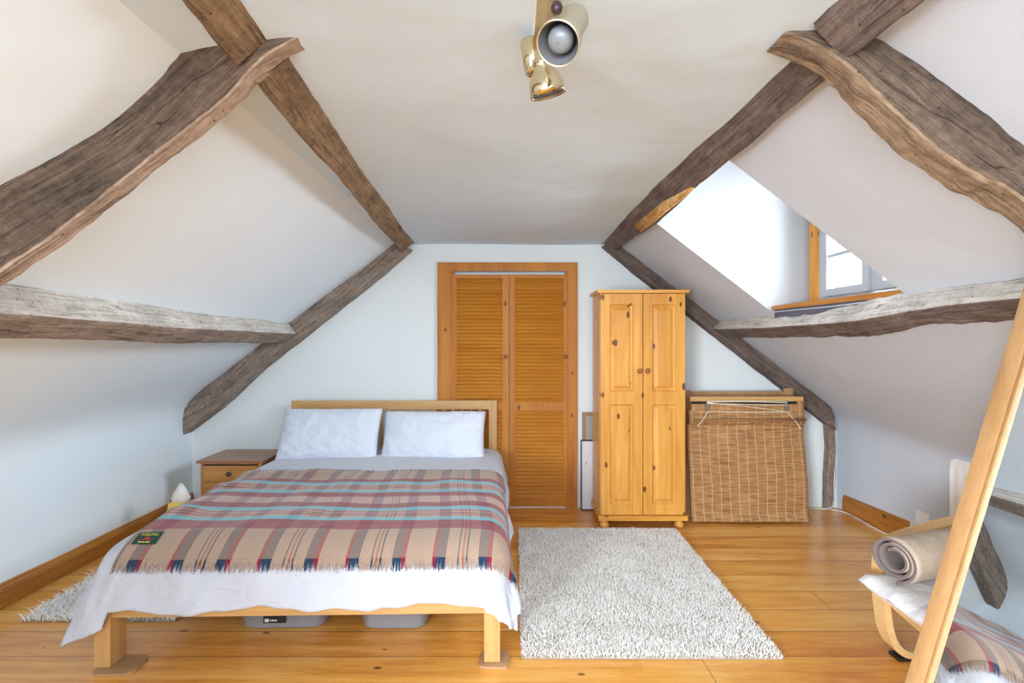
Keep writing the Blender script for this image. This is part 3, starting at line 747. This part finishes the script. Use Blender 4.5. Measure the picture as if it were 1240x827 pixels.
bm = boxes((-.765, .765, .085, 1.94, .287, .45)); obj('mattress_body', bm, M['cushion'], mt, bevel=.03, seg=3)

# draped cloth on the bed, local frame of the bed. u across, v along from head (1.93) to foot (decreasing)
TOP = .484; EX = .752; EY = .150; RX = .085; RY = .165
def drape(u, v, off=0.0, fold=1.0):
    a = max(0.0, abs(u)-EX); b = max(0.0, EY-v); e = math.hypot(a, b)
    sx = 1 if u > 0 else -1
    x = sx*min(abs(u), EX); y = max(v, EY)
    dx, dy = (a/e, b/e) if e > 1e-6 else (0, 0)
    r = RX*dx*dx + RY*dy*dy if e > 1e-6 else RX
    th = min(e/r, math.pi/2*.93); out = (r+off)*math.sin(th); drop = (r+off)*(1-math.cos(th))-off
    rest = max(0.0, e - r*math.pi/2*.93)
    fl = .10 + (.14*dx if u > 0 else 0) + .16*dy*dy + (.34*(2*dx*dy)**2 if u < 0 else .12*(2*dx*dy)**2)
    out += rest*fl; drop += rest*math.sqrt(max(.1, 1-fl*fl))
    # hanging folds
    s = v if dx > dy else u
    amp = min(1, rest/.12)*fold
    out += amp*(.012*math.sin(s*9+1.3*(dx > .5)) + .016*nz(u*4+3, v*4, 2))
    x += sx*out*dx; y -= out*dy
    z = TOP - drop + off*0
    flat = max(0, 1-e/.1)
    z += flat*(.010*nz(u*2.3, v*2.3, 7) + .006*nz(u*6, v*5, 1)) * fold
    z += flat*.012*(1-min(1, (abs(u)/.8)**4))
    # sag at the head end
    z -= .012*max(0, (v-1.2))/.7
    return Vector((x, y, z))
NU, NV = 190, 190
us = np.linspace(-EX-.30, EX+.295, NU); vs_ = np.linspace(EY-.385, 1.93, NV)
P = np.zeros((NU, NV, 3))
for i, u in enumerate(us):
    for j, v in enumerate(vs_):
        fv = (1.93-v)/(1.93-vs_[0])
        # uneven hem: shorten the sheet in places
        hv = v
        if v < EY: hv = EY - (EY-v)*(.87 + .02*math.sin(u*13+.6) + .16*nz(u*2.6, 4.2) + .05*nz(u*9, 1.2) + (.16 if u < -EX else .0) + (.04 if u > EX else 0))
        hu = u
        if abs(u) > EX: hu = math.copysign(EX + (abs(u)-EX)*(.95+.06*math.sin(v*8)+.05*nz(v*3, 9)), u)
        p = drape(hu, hv)
        # soft creases on the overhang
        if v < EY: p.y += .016*nz(u*7+v*3, v*2.2, 5)*min(1,(EY-v)/.15) + .010*nz(u*15-v*6, v*4, 8)*min(1,(EY-v)/.15); 
        P[i,j] = p
dv = thing('duvet', 'white cotton duvet spread over bed, hanging past the foot rail', 'duvet', BED, RZ)
o = grid_mesh('duvet_cover', P, M['linen'], dv); 
s = o.modifiers.new('t', 'SOLIDIFY'); s.thickness = .012; s.offset = -1

# throw
tw = thing('tartan_throw', 'burgundy, beige and turquoise tartan wool throw laid over bed', 'throw', BED, RZ)
V0 = EY-.145; V1 = V0+TH_L-.16
def throw_pos(u, v, off=.012):
    skew = .0
    p = drape(u, v, 0.0); 
    q1 = drape(u+.004, v); q2 = drape(u, v+.004)
    n = (q1-p).cross(q2-p)
    n = n.normalized() if n.length > 0 else Vector((0,0,1))
    if n.z < 0 and abs(n.z) > .5: n = -n
    r = .010*max(0, nz(u*5+2, v*5+1, 3)) + .040*max(0, nz(u*2.0-v*2.4, v*5, 8))*min(1, max(0, (-.1-u)*2.5))*min(1,max(0,(v-.25)*4))
    bulge = .022*math.exp(-((u+.72)/.12)**2)*max(0, math.sin((v-.1)*5.5))
    return p + n*(off + r) + Vector((0,0,bulge))
nu, nv = 200, 150
UL, UR = -.742, EX+.20
P = np.zeros((nu, nv, 3)); UV = np.zeros((nu, nv, 2))
def tu(s, v):     # left and right borders are not straight
    l = UL + .012*math.sin(v*6) + (.045*max(0, v-.9)) ; r = UR - .10*max(0, (v-.15)) + .01*math.sin(v*5)
    return l + (r-l)*s
for i in range(nu):
    for j in range(nv):
        s_ = i/(nu-1); t = j/(nv-1)
        v = V0 + (V1-V0)*t + .010*math.sin(s_*7)*t; u = tu(s_, v)
        P[i,j] = throw_pos(u, v); UV[i,j] = (s_*1.66+.128, t*TH_L)
o = grid_mesh('woven_cloth', P, M['tartan'], tw, UV)
s = o.modifiers.new('t', 'SOLIDIFY'); s.thickness = .004
def fringe(vend, direc, L, count, nm):
    V = []; Fc = []; uvs = []
    for k in range(count):
        s_ = (k+.5)/count; clump = .004*math.sin(k*.9)+rng.normal()*.002
        ln = L*(.8+.35*rng.random()); wdt = .0022; pts = []
        for m_ in range(4):
            t = m_/3; v = vend + direc*t*ln + (.010*math.sin(s_*7) if direc > 0 else 0); u = tu(s_, vend) + clump*t
            p = throw_pos(u, v, .013)+Vector((0,0,rng.normal()*.0012*m_)); w_ = wdt*(1-.5*t)
            pts.append((p+Vector((-w_,0,0)), p+Vector((w_,0,0))))
        b = len(V)
        for a, c in pts: V += [tuple(a), tuple(c)]
        for m_ in range(3):
            Fc.append((b+2*m_, b+2*m_+1, b+2*m_+3, b+2*m_+2)); uvs += [(s_*1.66+.128, .0)]*4
    me = bpy.data.meshes.new(nm); me.from_pydata(V, [], Fc); l = me.uv_layers.new(name='UVMap')
    for i, u in enumerate(uvs): l.data[i].uv = u
    link(nm, me, M['tartanfringe'], tw)
fringe(V0+.002, -1, .042, 620, 'fringe'); fringe(V1-.002, 1, .025, 620, 'fringe')
# woven label with its lettering, following the cloth
def on_throw(x, y, o_=0.0): return throw_pos(x, y, .0155+o_)
lu0, lu1, lv0, lv1 = -.712, -.612, .070, .130
P = np.zeros((8, 6, 3))
for i in range(8):
    for j in range(6): P[i,j] = on_throw(lu0+(lu1-lu0)*i/7, lv0+(lv1-lv0)*j/5)
lab = grid_mesh('woven_label', P, M['label'], tw)
def text_on(body, x, y, width, hgt, mp, m, nm, parent):
    c = bpy.data.curves.new('t', 'FONT'); c.body = body; c.size = 1; c.resolution_u = 2
    to = bpy.data.objects.new('t', c); COL.objects.link(to); dg = bpy.context.evaluated_depsgraph_get()
    me = bpy.data.meshes.new_from_object(to.evaluated_get(dg)); bpy.data.objects.remove(to)
    xs = [v.co.x for v in me.vertices]; ys_ = [v.co.y for v in me.vertices]; x0, x1, y0, y1 = min(xs), max(xs), min(ys_), max(ys_)
    for v in me.vertices:
        v.co = mp(x + (v.co.x-x0)/(x1-x0)*width, y + (v.co.y-y0)/(y1-y0)*hgt)
    me.update(); return link(nm, me, m, parent)
text_on('TWEEDMILL', lu0+.010, lv1-.022, .080, .014, lambda a,b: on_throw(a,b,.002), M['labelyellow'], 'lettering', lab)
bm = bmesh.new()
for a, b in ((-.688,-.674),(-.671,-.662),(-.659,-.640)): bm.faces.new([bm.verts.new(on_throw(x,y,.002)) for x,y in ((a,.076),(b,.076),(b,.081),(a,.081))])
obj('small_print', bm, M['labelyellow'], lab)
bm = bmesh.new()
for (a,b,c,d) in ((-.672,-.652,.092,.103),(-.694,-.630,.088,.0915)):
    bm.faces.new([bm.verts.new(on_throw(x,y,.002)) for x,y in ((a,c),(b,c),(b,d),(a,d))])
obj('emblem', bm, M['labelred'], lab)

# pillows
def pillow(name, label, cx, cy, cz, w, h_, t, tilt, yaw, seed):
    th = thing(name, label, 'pillow', (cx, cy, cz), yaw, 'pillows on the bed'); R = Matrix.Rotation(tilt, 3, 'X')
    n = 44; V = []; idx = {}
    bmx = bmesh.new()
    for side in (1, -1):
        g = []
        for i in range(n+1):
            row = []
            for j in range(n+1):
                a, b = i/n*2-1, j/n*2-1
                pa, pb = 1-abs(a)**2.6, 1-abs(b)**2.6
                f = max(0, pa*pb)**.42
                x = a*w/2*(1-.035*(1-b*b)); y = b*h_/2*(1-.05*(1-a*a))
                z = side*t/2*f
                z += side*f*(1-f)*.03*nz(a*3+seed, b*3, 1) + side*(.010*nz(a*4+seed, b*2.5+a, 4)+.006*nz(a*11+seed, b*6+a*5, 4))*f
                z += side*.010*(1-f)*f*math.sin((a+b)*18+seed)
                row.append((x, y, z))
            g.append(row)
        vv = [[bmx.verts.new(R @ Vector(p)) for p in r] for r in g]
        for i in range(n):
            for j in range(n):
                q_ = (vv[i][j], vv[i+1][j], vv[i+1][j+1], vv[i][j+1])
                bmx.faces.new(q_ if side > 0 else q_[::-1])
    bmesh.ops.remove_doubles(bmx, verts=bmx.verts, dist=1e-5)
    obj('pillowcase', bmx, M['pillow'], th, smooth=True); return th
pillow('pillow', 'left white pillow propped upright against slatted headboard', -1.335, 3.905, .622, .73, .42, .19, math.radians(60), RZ+.0, 2.0)
pillow('pillow', 'right white pillow propped upright against slatted headboard', -.575, 3.925, .608, .76, .40, .19, math.radians(60), RZ-.01, 9.0)

# coasters below the feet of the bed
def coaster(x, y, sx, sy, rot, label):
    bm = bmesh.new(); n = 32; pts = []
    for k in range(n):
        a = 2*math.pi*k/n; c, s_ = math.cos(a), math.sin(a); e = 5
        r = (abs(c)**e+abs(s_)**e)**(-1/e); pts.append((r*c*sx/2, r*s_*sy/2))
    lo = [bm.verts.new((p[0],p[1],0)) for p in pts]; hi = [bm.verts.new((p[0],p[1],.009)) for p in pts]
    bm.faces.new(hi); bm.faces.new(lo[::-1])
    for k in range(n): bm.faces.new((lo[k], lo[(k+1)%n], hi[(k+1)%n], hi[k]))
    o = tag(obj('coaster', bm, wood('coaster board '+str(round(x,1)), srgb(150,112,74), srgb(186,150,108), 'X', rough=.7)), label, 'coaster', 'coasters under the bed legs')
    o.location = (x, y, .001); o.rotation_euler.z = rot
coaster(-1.585, 2.160, .165, .13, .03, 'square tan coaster under the left foot leg of bed')
coaster(-.072, 2.20, .125, .12, -.06, 'square tan coaster under the right foot leg of bed')

# ------------------------------------------------------------------ storage tubs under the bed
def tub(x, y, w_, d_, h_, label, extra, rot=0):
    t = thing('storage_tub', label, 'storage box', (x, y, .002), rot, 'storage tubs under the bed'); bm = bmesh.new()
    def rr(sx, sy, z, rad=.05, n=6):
        out = []
        for qx, qy, a0 in ((1,1,0),(-1,1,90),(-1,-1,180),(1,-1,270)):
            for k in range(n+1):
                a = math.radians(a0+90*k/n); out.append(bm.verts.new((qx*(sx-rad)+rad*math.cos(a), qy*(sy-rad)+rad*math.sin(a), z)))
        return out
    rs = [rr(w_/2-.035,d_/2-.03,0), rr(w_/2-.02,d_/2-.018,.012), rr(w_/2,d_/2,h_), rr(w_/2+.012,d_/2+.012,h_), rr(w_/2+.012,d_/2+.012,h_-.01)]
    for a, b in zip(rs, rs[1:]):
        for k in range(len(a)): bm.faces.new((a[k], a[(k+1)%len(a)], b[(k+1)%len(a)], b[k]))
    bm.faces.new(rs[0][::-1]); obj('tub_body', bm, M['tub'], t, smooth=True)
    bm = boxes((-w_/2-.01, w_/2+.01, -d_/2-.01, d_/2+.01, h_-.001, h_+.012)); obj('lid', bm, M['tub'], t, bevel=.005)
    extra(t, w_, d_, h_); return t
def ex1(t, w_, d_, h_):
    y = -d_/2-.003
    bm = boxes((-.075,.025,y,y+.002,.040,.14)); l = obj('product_label', bm, M['black'], t)
    for z_, h2, ws in ((.086,.005,(.012,.020,.009,.014)), (.074,.004,(.010,.016)), (.049,.007,(0,.004,.012,.009))):
        xx = -.068 if z_ > .06 else -.048; mk = bmesh.new()
        for w2 in ws:
            if w2: box(mk, xx, xx+w2, y-.0012, y-.0004, z_, z_+h2)
            xx += w2+.003
        obj('print_line', mk, M['lettering'], l)
    bm = boxes((-.068,-.050,y-.0012,y-.0004,.046,.060)); obj('symbol', bm, M['lettering'], l)
def ex2(t, w_, d_, h_):
    bm = bmesh.new()
    for k in range(7):
        rx = .13-.006*k; z = .03+.013*k
        tube(bm, [(rx*math.cos(a)+.0, .7*rx*math.sin(a)-.02, z+.004*math.sin(3*a)) for a in [2*math.pi*i/36 for i in range(37)]], .0045, 6)
    obj('coiled_cable', bm, M['wirewhite'], t, smooth=True)
tub(-1.055, 2.565, .42, .30, .15, 'clear plastic storage tub with black label under the bed foot', ex1, .03)
tub(-.54, 2.56, .335, .30, .15, 'clear plastic storage tub holding coiled cable under the bed', ex2, 0)

# ------------------------------------------------------------------ rugs
def rug(name, label, x0, x1, y0, y1, hbase, L, step, m, lean, wid, rot=0, edge=.006):
    cx, cy = (x0+x1)/2, (y0+y1)/2; t = thing(name, label, 'rug', (cx, cy, .0015), rot)
    bm = boxes((x0-cx, x1-cx, y0-cy, y1-cy, 0, hbase)); obj('backing', bm, M['rugbase'], t)
    gx = np.arange(x0-cx, x1-cx, step); gy = np.arange(y0-cy, y1-cy, step)
    X, Y = np.meshgrid(gx, gy); X = X.ravel()+rng.normal(size=X.size)*step*.4; Y = Y.ravel()+rng.normal(size=Y.size)*step*.4; n = X.size
    big = np.array([nz(a*7, b*7) for a, b in zip(X, Y)])
    ang = rng.random(n)*2*math.pi; ln = L*(.75+.5*rng.random(n))*(1+.25*big)
    lx = rng.normal(size=n)*lean + .35*lean*np.sin(X*9+Y*5); ly = rng.normal(size=n)*lean - .3*lean
    base = np.stack([X, Y, np.full(n, hbase*.5)], 1); wv = np.stack([np.cos(ang), np.sin(ang), np.zeros(n)], 1)*wid
    mid = base + np.stack([lx*.4, ly*.4, ln*.6], 1); tip = base + np.stack([lx*1.2, ly*1.2, ln], 1)
    V = np.stack([base-wv, base+wv, mid-wv*.9, mid+wv*.9, tip-wv*.35, tip+wv*.35], 1).reshape(-1,3)
    b = (np.arange(n)*6)[:,None]; Fq = np.concatenate([b+np.array([[0,1,3,2]]), b+np.array([[2,3,5,4]])], 1).reshape(-1,4)
    me = bpy.data.meshes.new('pile'); me.vertices.add(len(V)); me.vertices.foreach_set('co', V.ravel().astype(np.float32))
    me.loops.add(Fq.size); me.loops.foreach_set('vertex_index', Fq.ravel().astype(np.int32))
    me.polygons.add(len(Fq)); me.polygons.foreach_set('loop_start', (np.arange(len(Fq))*4).astype(np.int32)); me.update(calc_edges=True)
    at_ = me.attributes.new('shade', 'FLOAT', 'POINT'); sh = np.repeat(rng.random(n), 6)*.5 + np.tile([0,0,.3,.3,.5,.5], n)
    at_.data.foreach_set('value', sh.astype(np.float32)); me.validate()
    o = link('pile', me, m, t); o['kind'] = 'stuff'; return t
rug('rug', 'cream wool pile rug on floor beside the bed', .045, 1.125, 2.205, 3.68, .012, .019, .0056, M['pile'], .006, .0014, -.004)
rug('rug', 'ivory long-stranded shag rug on floor left of the bed', -2.30, -1.58, 2.50, 3.20, .005, .036, .0085, M['shag'], .022, .0021, 0)

# ------------------------------------------------------------------ ceiling spotlights
sp = thing('ceiling_spotlight', 'brass ceiling spotlight bar with two adjustable heads', 'ceiling light', (.075, 1.0, ZC))
o = Vector((.075, 1.0, ZC))
bm = bmesh.new(); box(bm, -.022, .03, -.25, .325, -.022, .0); obj('mounting_bar', bm, M['satin'], sp, bevel=.006)
bm = boxes((-.026,-.022,-.25,.325,-.022,-.0)); obj('bar_edge', bm, M['white'], sp)
def head(rim, axis, body_len, rimr, bodr, nm, pivot, mats):
    """rim: world centre of the opening; axis: unit direction out of the opening"""
    ax = Vector(axis).normalized(); Mx = frame_mtx(rim-o, -ax)
    bm = bmesh.new()
    prof = [(rimr*.94, .004),(rimr, 0),(rimr*1.0,.012),(rimr*.97,.026),(rimr*.86,.042),(bodr*1.05,.056),(bodr,.066),(bodr,body_len-.012),(bodr*.93,body_len-.003),(bodr*.75,body_len)]
    lathe(bm, prof, Mx, 36, cap=False)
    h_ = obj(nm, bm, mats[0], sp, smooth=True)
    bm = bmesh.new(); lathe(bm, [(rimr*.94,.004),(rimr*.88,.02),(rimr*.72,.04),(bodr*.8,.055),(bodr*.75,.075),(.002,.076)], Mx, 36, cap=False); obj('reflector', bm, M['reflector'], h_, smooth=True)
    bm = bmesh.new(); lathe(bm, [(.001,.006),(rimr*.3,.007),(rimr*.5,.012),(rimr*.60,.022),(rimr*.6,.03),(rimr*.45,.05),(.012,.06)], Mx, 32, cap=False); obj('bulb', bm, M['bulb'], h_, smooth=True)
    bm = bmesh.new(); lathe(bm, [(bodr*.75,body_len),(.001,body_len+.001)], Mx, 36, cap=False); obj('end_cap', bm, mats[1], h_, smooth=True)
    bm = bmesh.new(); tube(bm, [Mx @ Vector((0,0,body_len*.6)), pivot-o], .006, 10); obj('swivel_arm', bm, mats[1], sp, smooth=True)
    return h_
head(at(675,54,1.00), (-.30,-.62,-.72), .145, .0415, .031, 'lamp_head', Vector((.075,1.07,ZC-.02)), (M['satin'], M['brass']))
head(at(664,116,1.26), (.22,.22,-.93), .085, .042, .024, 'lamp_head', Vector((.075,1.27,ZC-.02)), (M['brass'], M['brass']))
bm = bmesh.new(); lathe(bm, [(.018,0),(.0235,.004),(.0235,.075),(.020,.082),(.002,.084)], frame_mtx(at(648,90,1.27)-o, at(641,50,1.27)-at(648,90,1.27)), 28); obj('lamp_holder', bm, M['brass'], sp, smooth=True)
bm = bmesh.new(); lathe(bm, [(.003,0),(.009,.004),(.011,.012),(.009,.020),(.003,.024)], frame_mtx(at(674,4,.975)-o+Vector((0,0,0)), (0,-.4,-1)), 20); obj('swivel_knob', bm, M['darkred'], sp, smooth=True)

# ------------------------------------------------------------------ radiator and valve
ra = thing('radiator', 'cream fluted panel radiator on right wall behind the mirror', 'radiator', (2.605, 3.16, 0), math.radians(6.0))
bm = bmesh.new(); n = 64; yl = .86
front = []
for k in range(n+1):
    y = -yl + yl*k/n; f = .5-.5*math.cos(k/n*2*math.pi*16); front.append((-.010+.008*f, y))
rows = []
for z in (.14,.155,.165,.20,.55,.585,.60,.615):
    flat = z < .17 or z > .58
    rows.append([bm.verts.new(((-.004 if flat else x), y, z)) for x, y in front])
for a, b in zip(rows, rows[1:]):
    for k in range(n): bm.faces.new((a[k], b[k], b[k+1], a[k+1]))
bmesh.ops.recalc_face_normals(bm, faces=bm.faces)
obj('front_panel', bm, M['rad'], ra, smooth=True)
bm = boxes((.0,.055,-yl,0.0,.142,.613)); obj('radiator_body', bm, M['rad'], ra, bevel=.006)
bm = boxes((.002,.052,-yl+.01,-.01,.610,.622)); obj('top_grille', bm, M['rad'], ra, bevel=.002)
bm = bmesh.new(); tube(bm, [(.03,.0,.18),(.03,.075,.18)], .009, 10); tube(bm, [(.03,.065,.0),(.03,.065,.18)], .007, 10); obj('pipe', bm, M['chrome'], ra, smooth=True)
bm = bmesh.new(); lathe(bm, [(.014,0),(.019,.006),(.019,.03),(.022,.034),(.022,.058),(.018,.064),(.002,.066)], frame_mtx(Vector((.03,.055,.185)), (-.25,1,.05)), 22); obj('valve_head', bm, M['white'], ra, smooth=True)
so = tag(obj('wall_socket', boxes((-.006,.004,-.045,.045,-.043,.043)), M['white'], bevel=.004), 'small white wall socket low beside the radiator', 'socket'); so.location = (xr(3.42)-.002, 3.42, .175); so.rotation_euler.z = math.radians(6)

# cable along the floor
bm = bmesh.new()
pts = crspline([(2.10,4.16,.008),(2.30,4.15,.006),(2.47,4.13,.006),(2.535,4.06,.006),(2.545,3.95,.006),(2.535,3.8,.006),(2.53,3.66,.006),(2.56,3.5,.006),(2.60,3.35,.006),(2.60,3.26,.006)], 8)
b0 = pts[0].copy(); tube(bm, [p-b0 for p in pts], .0045, 8)
pts2 = crspline([(2.40,4.14,.010),(2.45,4.09,.03),(2.475,4.085,.10),(2.47,4.085,.22),(2.475,4.083,.33)], 8); tube(bm, [p-b0 for p in pts2], .0035, 8)
c = tag(obj('power_cable', bm, M['cable'], smooth=True), 'white cable trailing along floor in the right back corner', 'cable'); c.location = b0

# ------------------------------------------------------------------ leaning mirror
nM = Vector((-.97211,-.05863,.22709)); A0 = Vector((1.0777,1.4634,.3839)); uM = Vector((.2582,-.0737,1.0862)).normalized()
uM = (uM - nM*uM.dot(nM)).normalized(); wM = nM.cross(uM).normalized()
if wM.y > 0: wM = -wM
base = A0 - uM*(A0.z-.012)/uM.z
MW, MH, FW = .46, (1.487-.012)/uM.z, .060
mi = thing('leaning_mirror', 'tall birch-framed mirror leaning at right edge of the view', 'mirror', base)
BM = Matrix((wM, nM, uM)).transposed().to_4x4()   # local x = along width, y = out of glass, z = up
def mbox(name, m, *bs, parent=mi, bevel=.002):
    bm = bmesh.new()
    for b in bs: box(bm, *b, BM)
    bmesh.ops.recalc_face_normals(bm, faces=bm.faces)
    return obj(name, bm, m, parent, bevel=bevel)
mbz = wood('mirror frame birch', srgb(158,118,74), srgb(184,144,98), 'Z', rough=.42, scale=1.2, bump=.05)
mbox('side_stile', mbz, (0, FW-.012, -.022, 0, 0, MH)); mbox('side_stile', mbz, (MW-FW+.012, MW, -.022, 0, 0, MH))
mbox('bottom_rail', mbz, (FW-.012, MW-FW+.012, -.022, -.0005, 0.0, FW)); mbox('top_rail', mbz, (FW-.012, MW-FW+.012, -.022, -.0005, MH-FW, MH))
mbox('inner_bead', mbz, (FW-.006, FW, -.020, -.002, FW, MH-FW), (MW-FW, MW-FW+.006, -.020, -.002, FW, MH-FW), bevel=0)
mbox('shadow_groove', M['hem'], (FW-.012, FW-.006, -.020, -.010, FW, MH-FW), (MW-FW+.006, MW-FW+.012, -.020, -.010, FW, MH-FW), bevel=0)
mbox('mirror_glass', M['mirror'], (FW-.006, MW-FW+.006, -.016, -.010, FW-.004, MH-FW+.004), bevel=0)
mbox('backing_board', M['felt'], (.004, MW-.004, -.027, -.0225, .004, MH-.004), bevel=0)

# ------------------------------------------------------------------ bentwood armchair with cushion and carpet roll
ch = thing('bentwood_armchair', 'low birch bentwood armchair half hidden behind the mirror', 'armchair', (1.85, 1.92, 0))
cb = Vector((1.85, 1.92, 0))
def side_frame(y, nm):
    path = crspline([Vector(p)-cb-Vector((.025,0,0)) for p in ((2.22,y,.05),(2.10,y,.024),(1.85,y,.022),(1.70,y,.024),(1.625,y,.045),(1.585,y,.11),(1.566,y,.22),(1.560,y,.34),(1.566,y,.42),(1.592,y,.472),(1.66,y,.505),(1.80,y,.545),(1.98,y,.585),(2.10,y,.60))], 8)
    bm = bmesh.new(); strip(bm, path, (0,1,0), .07, .028); f = obj(nm, bm, M['birchX'], ch, bevel=.003)
    bm = bmesh.new(); box(bm, 1.59-1.85, 1.665-1.85, y-1.92+.006, y-1.92+.064, .001, .014); obj('glide_pad', bm, M['black'], f)
    return f
side_frame(2.185, 'side_frame'); side_frame(1.615, 'side_frame')
bm = bmesh.new(); strip(bm, [Vector((1.56,1.685,.235))-cb, Vector((1.56,1.94,.235))-cb, Vector((1.56,2.185,.262))-cb], (1,0,.0), .02, .075); obj('front_rail', bm, M['birchY'], ch, bevel=.003)
for a in (1.69, 2.16): bm = boxes((1.60-1.85, 2.12-1.85, a-1.92, a+.02-1.92, .25, .31)); obj('seat_rail', bm, M['birchX'], ch, bevel=.003)
bm = bmesh.new()
for y in (1.71, 2.13): strip(bm, crspline([Vector((2.05,y,.27))-cb, Vector((2.12,y,.40))-cb, Vector((2.15,y,.6))-cb, Vector((2.17,y,.85))-cb], 6), (0,1,0), .03, .02)
for k in range(4):
    z = .42+.12*k; box(bm, 2.135-1.85+.01*k, 2.155-1.85+.01*k, 1.74-1.92, 2.13-1.92, z, z+.07)
obj('backrest_frame', bm, M['birchZ'], ch, bevel=.002)
# seat cushion
cu = thing('seat_cushion', 'white flat seat cushion on the bentwood armchair', 'cushion', (1.72, 1.92, .36))
P = []
bm = bmesh.new(); n = 26
for side in (1,-1):
    vv = []
    for i in range(n+1):
        r = []
        for j in range(n+1):
            a, b = i/n*2-1, j/n*2-1; f = max(0,(1-abs(a)**14)*(1-abs(b)**14))**.4
            x = a*.33; y = b*.235 + (.0); z = side*.030*f + .035*math.exp(-((x+.33)/.06)**2)*0 + .006*nz(a*3,b*3,side)
            z += -.03*(x+.3)*.6
            r.append(bm.verts.new((x, y, z)))
        vv.append(r)
    for i in range(n):
        for j in range(n):
            q_ = (vv[i][j], vv[i+1][j], vv[i+1][j+1], vv[i][j+1]); bm.faces.new(q_ if side > 0 else q_[::-1])
bmesh.ops.remove_doubles(bm, verts=bm.verts, dist=1e-4)
obj('cushion_cover', bm, M['cushion'], cu, smooth=True)
# carpet roll
cr = thing('rolled_carpet', 'rolled offcut of taupe carpet lying on the white seat cushion', 'carpet roll', (1.44, 2.02, .492))
ax = Vector((.93,.30,-.0)).normalized(); up = Vector((0,0,1)); sd = ax.cross(up).normalized()
turns = 2.6; n = 170; ln = .48; P = np.zeros((n, 16, 3))
for i in range(n):
    t = i/(n-1); a = t*turns*2*math.pi + math.radians(224); r = .036 + .052*t
    tele = .0
    if t > .985: pass
    for j in range(16):
        s_ = j/15; off = (1-t)*.014
        p = ax*(off + s_*ln) + sd*(r*1.04*math.cos(-a)) + up*(r*.93*math.sin(-a)); P[i,j] = p
o = grid_mesh('carpet_spiral', P, [M['carpet'], M['carpetback']], cr)
s = o.modifiers.new('t','SOLIDIFY'); s.thickness = .0105; s.offset = 0; s.material_offset = 1; s.material_offset_rim = 1

# ------------------------------------------------------------------ small bag between wall and bed
bg = thing('carrier_bag', 'small yellow bag with white tissue paper between left wall and bed', 'bag', (-2.135, 3.42, 0))
def crumple(nm, prof, m, sd_, x=0, y=0):
    bm = bmesh.new(); n = 22; rings = []
    for r, z in prof:
        rings.append([bm.verts.new((x+r*math.cos(2*math.pi*i/n)*(1+.25*nz(i*.7, z*9, sd_)), y+r*.8*math.sin(2*math.pi*i/n)*(1+.25*nz(i*.8, z*7, sd_+3)), z+.02*nz(i*.9, z*5, sd_+6))) for i in range(n)])
    for a, b in zip(rings, rings[1:]):
        for i in range(n): bm.faces.new((a[i], a[(i+1)%n], b[(i+1)%n], b[i]))
    bm.faces.new(rings[0][::-1]); bm.faces.new(rings[-1]); return obj(nm, bm, m, bg, smooth=True)
crumple('bag_body', [(.06,.003),(.075,.05),(.075,.2),(.07,.25),(.065,.285)], M['yellow'], 1.0)
crumple('tissue_paper', [(.05,.285),(.055,.31),(.035,.35),(.02,.38),(.005,.40)], M['paper'], 4.0, .01, .0)

# ------------------------------------------------------------------ camera
cam = bpy.data.cameras.new('camera'); co = bpy.data.objects.new('camera', cam); COL.objects.link(co)
co.location = (0, 0, CH); co.rotation_euler = (math.radians(90), 0, 0)
cam.sensor_width = 36; cam.lens = 36*F/1240; cam.shift_y = -(413.5-HY)/1240; cam.clip_start = .02
SC.camera = co

# ------------------------------------------------------------------ light
wld = bpy.data.worlds.new('sky'); SC.world = wld; wld.use_nodes = True
bgN = wld.node_tree.nodes['Background']; bgN.inputs[0].default_value = (.90,.95,1,1); bgN.inputs[1].default_value = 2.2
def area(name, loc, target, sx, sy, power, col, spread=180):
    l = bpy.data.lights.new(name, 'AREA'); l.shape = 'RECTANGLE'; l.size = sx; l.size_y = sy; l.energy = power; l.color = col; l.spread = math.radians(spread)
    o = bpy.data.objects.new(name, l); COL.objects.link(o); o.location = loc
    o.rotation_euler = (Vector(target)-Vector(loc)).to_track_quat('-Z', 'Y').to_euler(); return o
area('window_daylight', (1.95, 2.62, 1.98), (0, 2.62, 1.70), 1.15, 1.1, 142, (.82,.91,1), 125)
area('rear_window_daylight', (-.5, YB+.15, 1.25), (.9, 4, .5), 2.6, 1.4, 70, (.80,.90,1))  # added fill in front of the rear wall, no window there
area('overhead_softbox', (.15, -.45, 1.98), (.55, 2.9, .0), 1.9, 1.1, 100, (.84,.92,1))  # added fill out of view overhead, brightens floor and bed
area('left_window_daylight', (-1.45, -1.2, 1.0), (2.3, 3.6, .10), .9, .7, 34, (.88,.94,1), 62)  # added fill aimed at the dark right corner, no window behind it
area('uplighter', (.0, -1.3, .5), (0, .8, 2.2), 2.2, 1.2, 27, (.58,.80,1))  # added upward fill, cools the ceiling against the orange floor bounce
SC.view_settings.view_transform = 'Standard'; SC.view_settings.look = 'None'; SC.view_settings.exposure = -0.22
SC.cycles.use_denoising = True; SC.cycles.max_bounces = 10; SC.cycles.diffuse_bounces = 6; SC.cycles.sample_clamp_indirect = 6
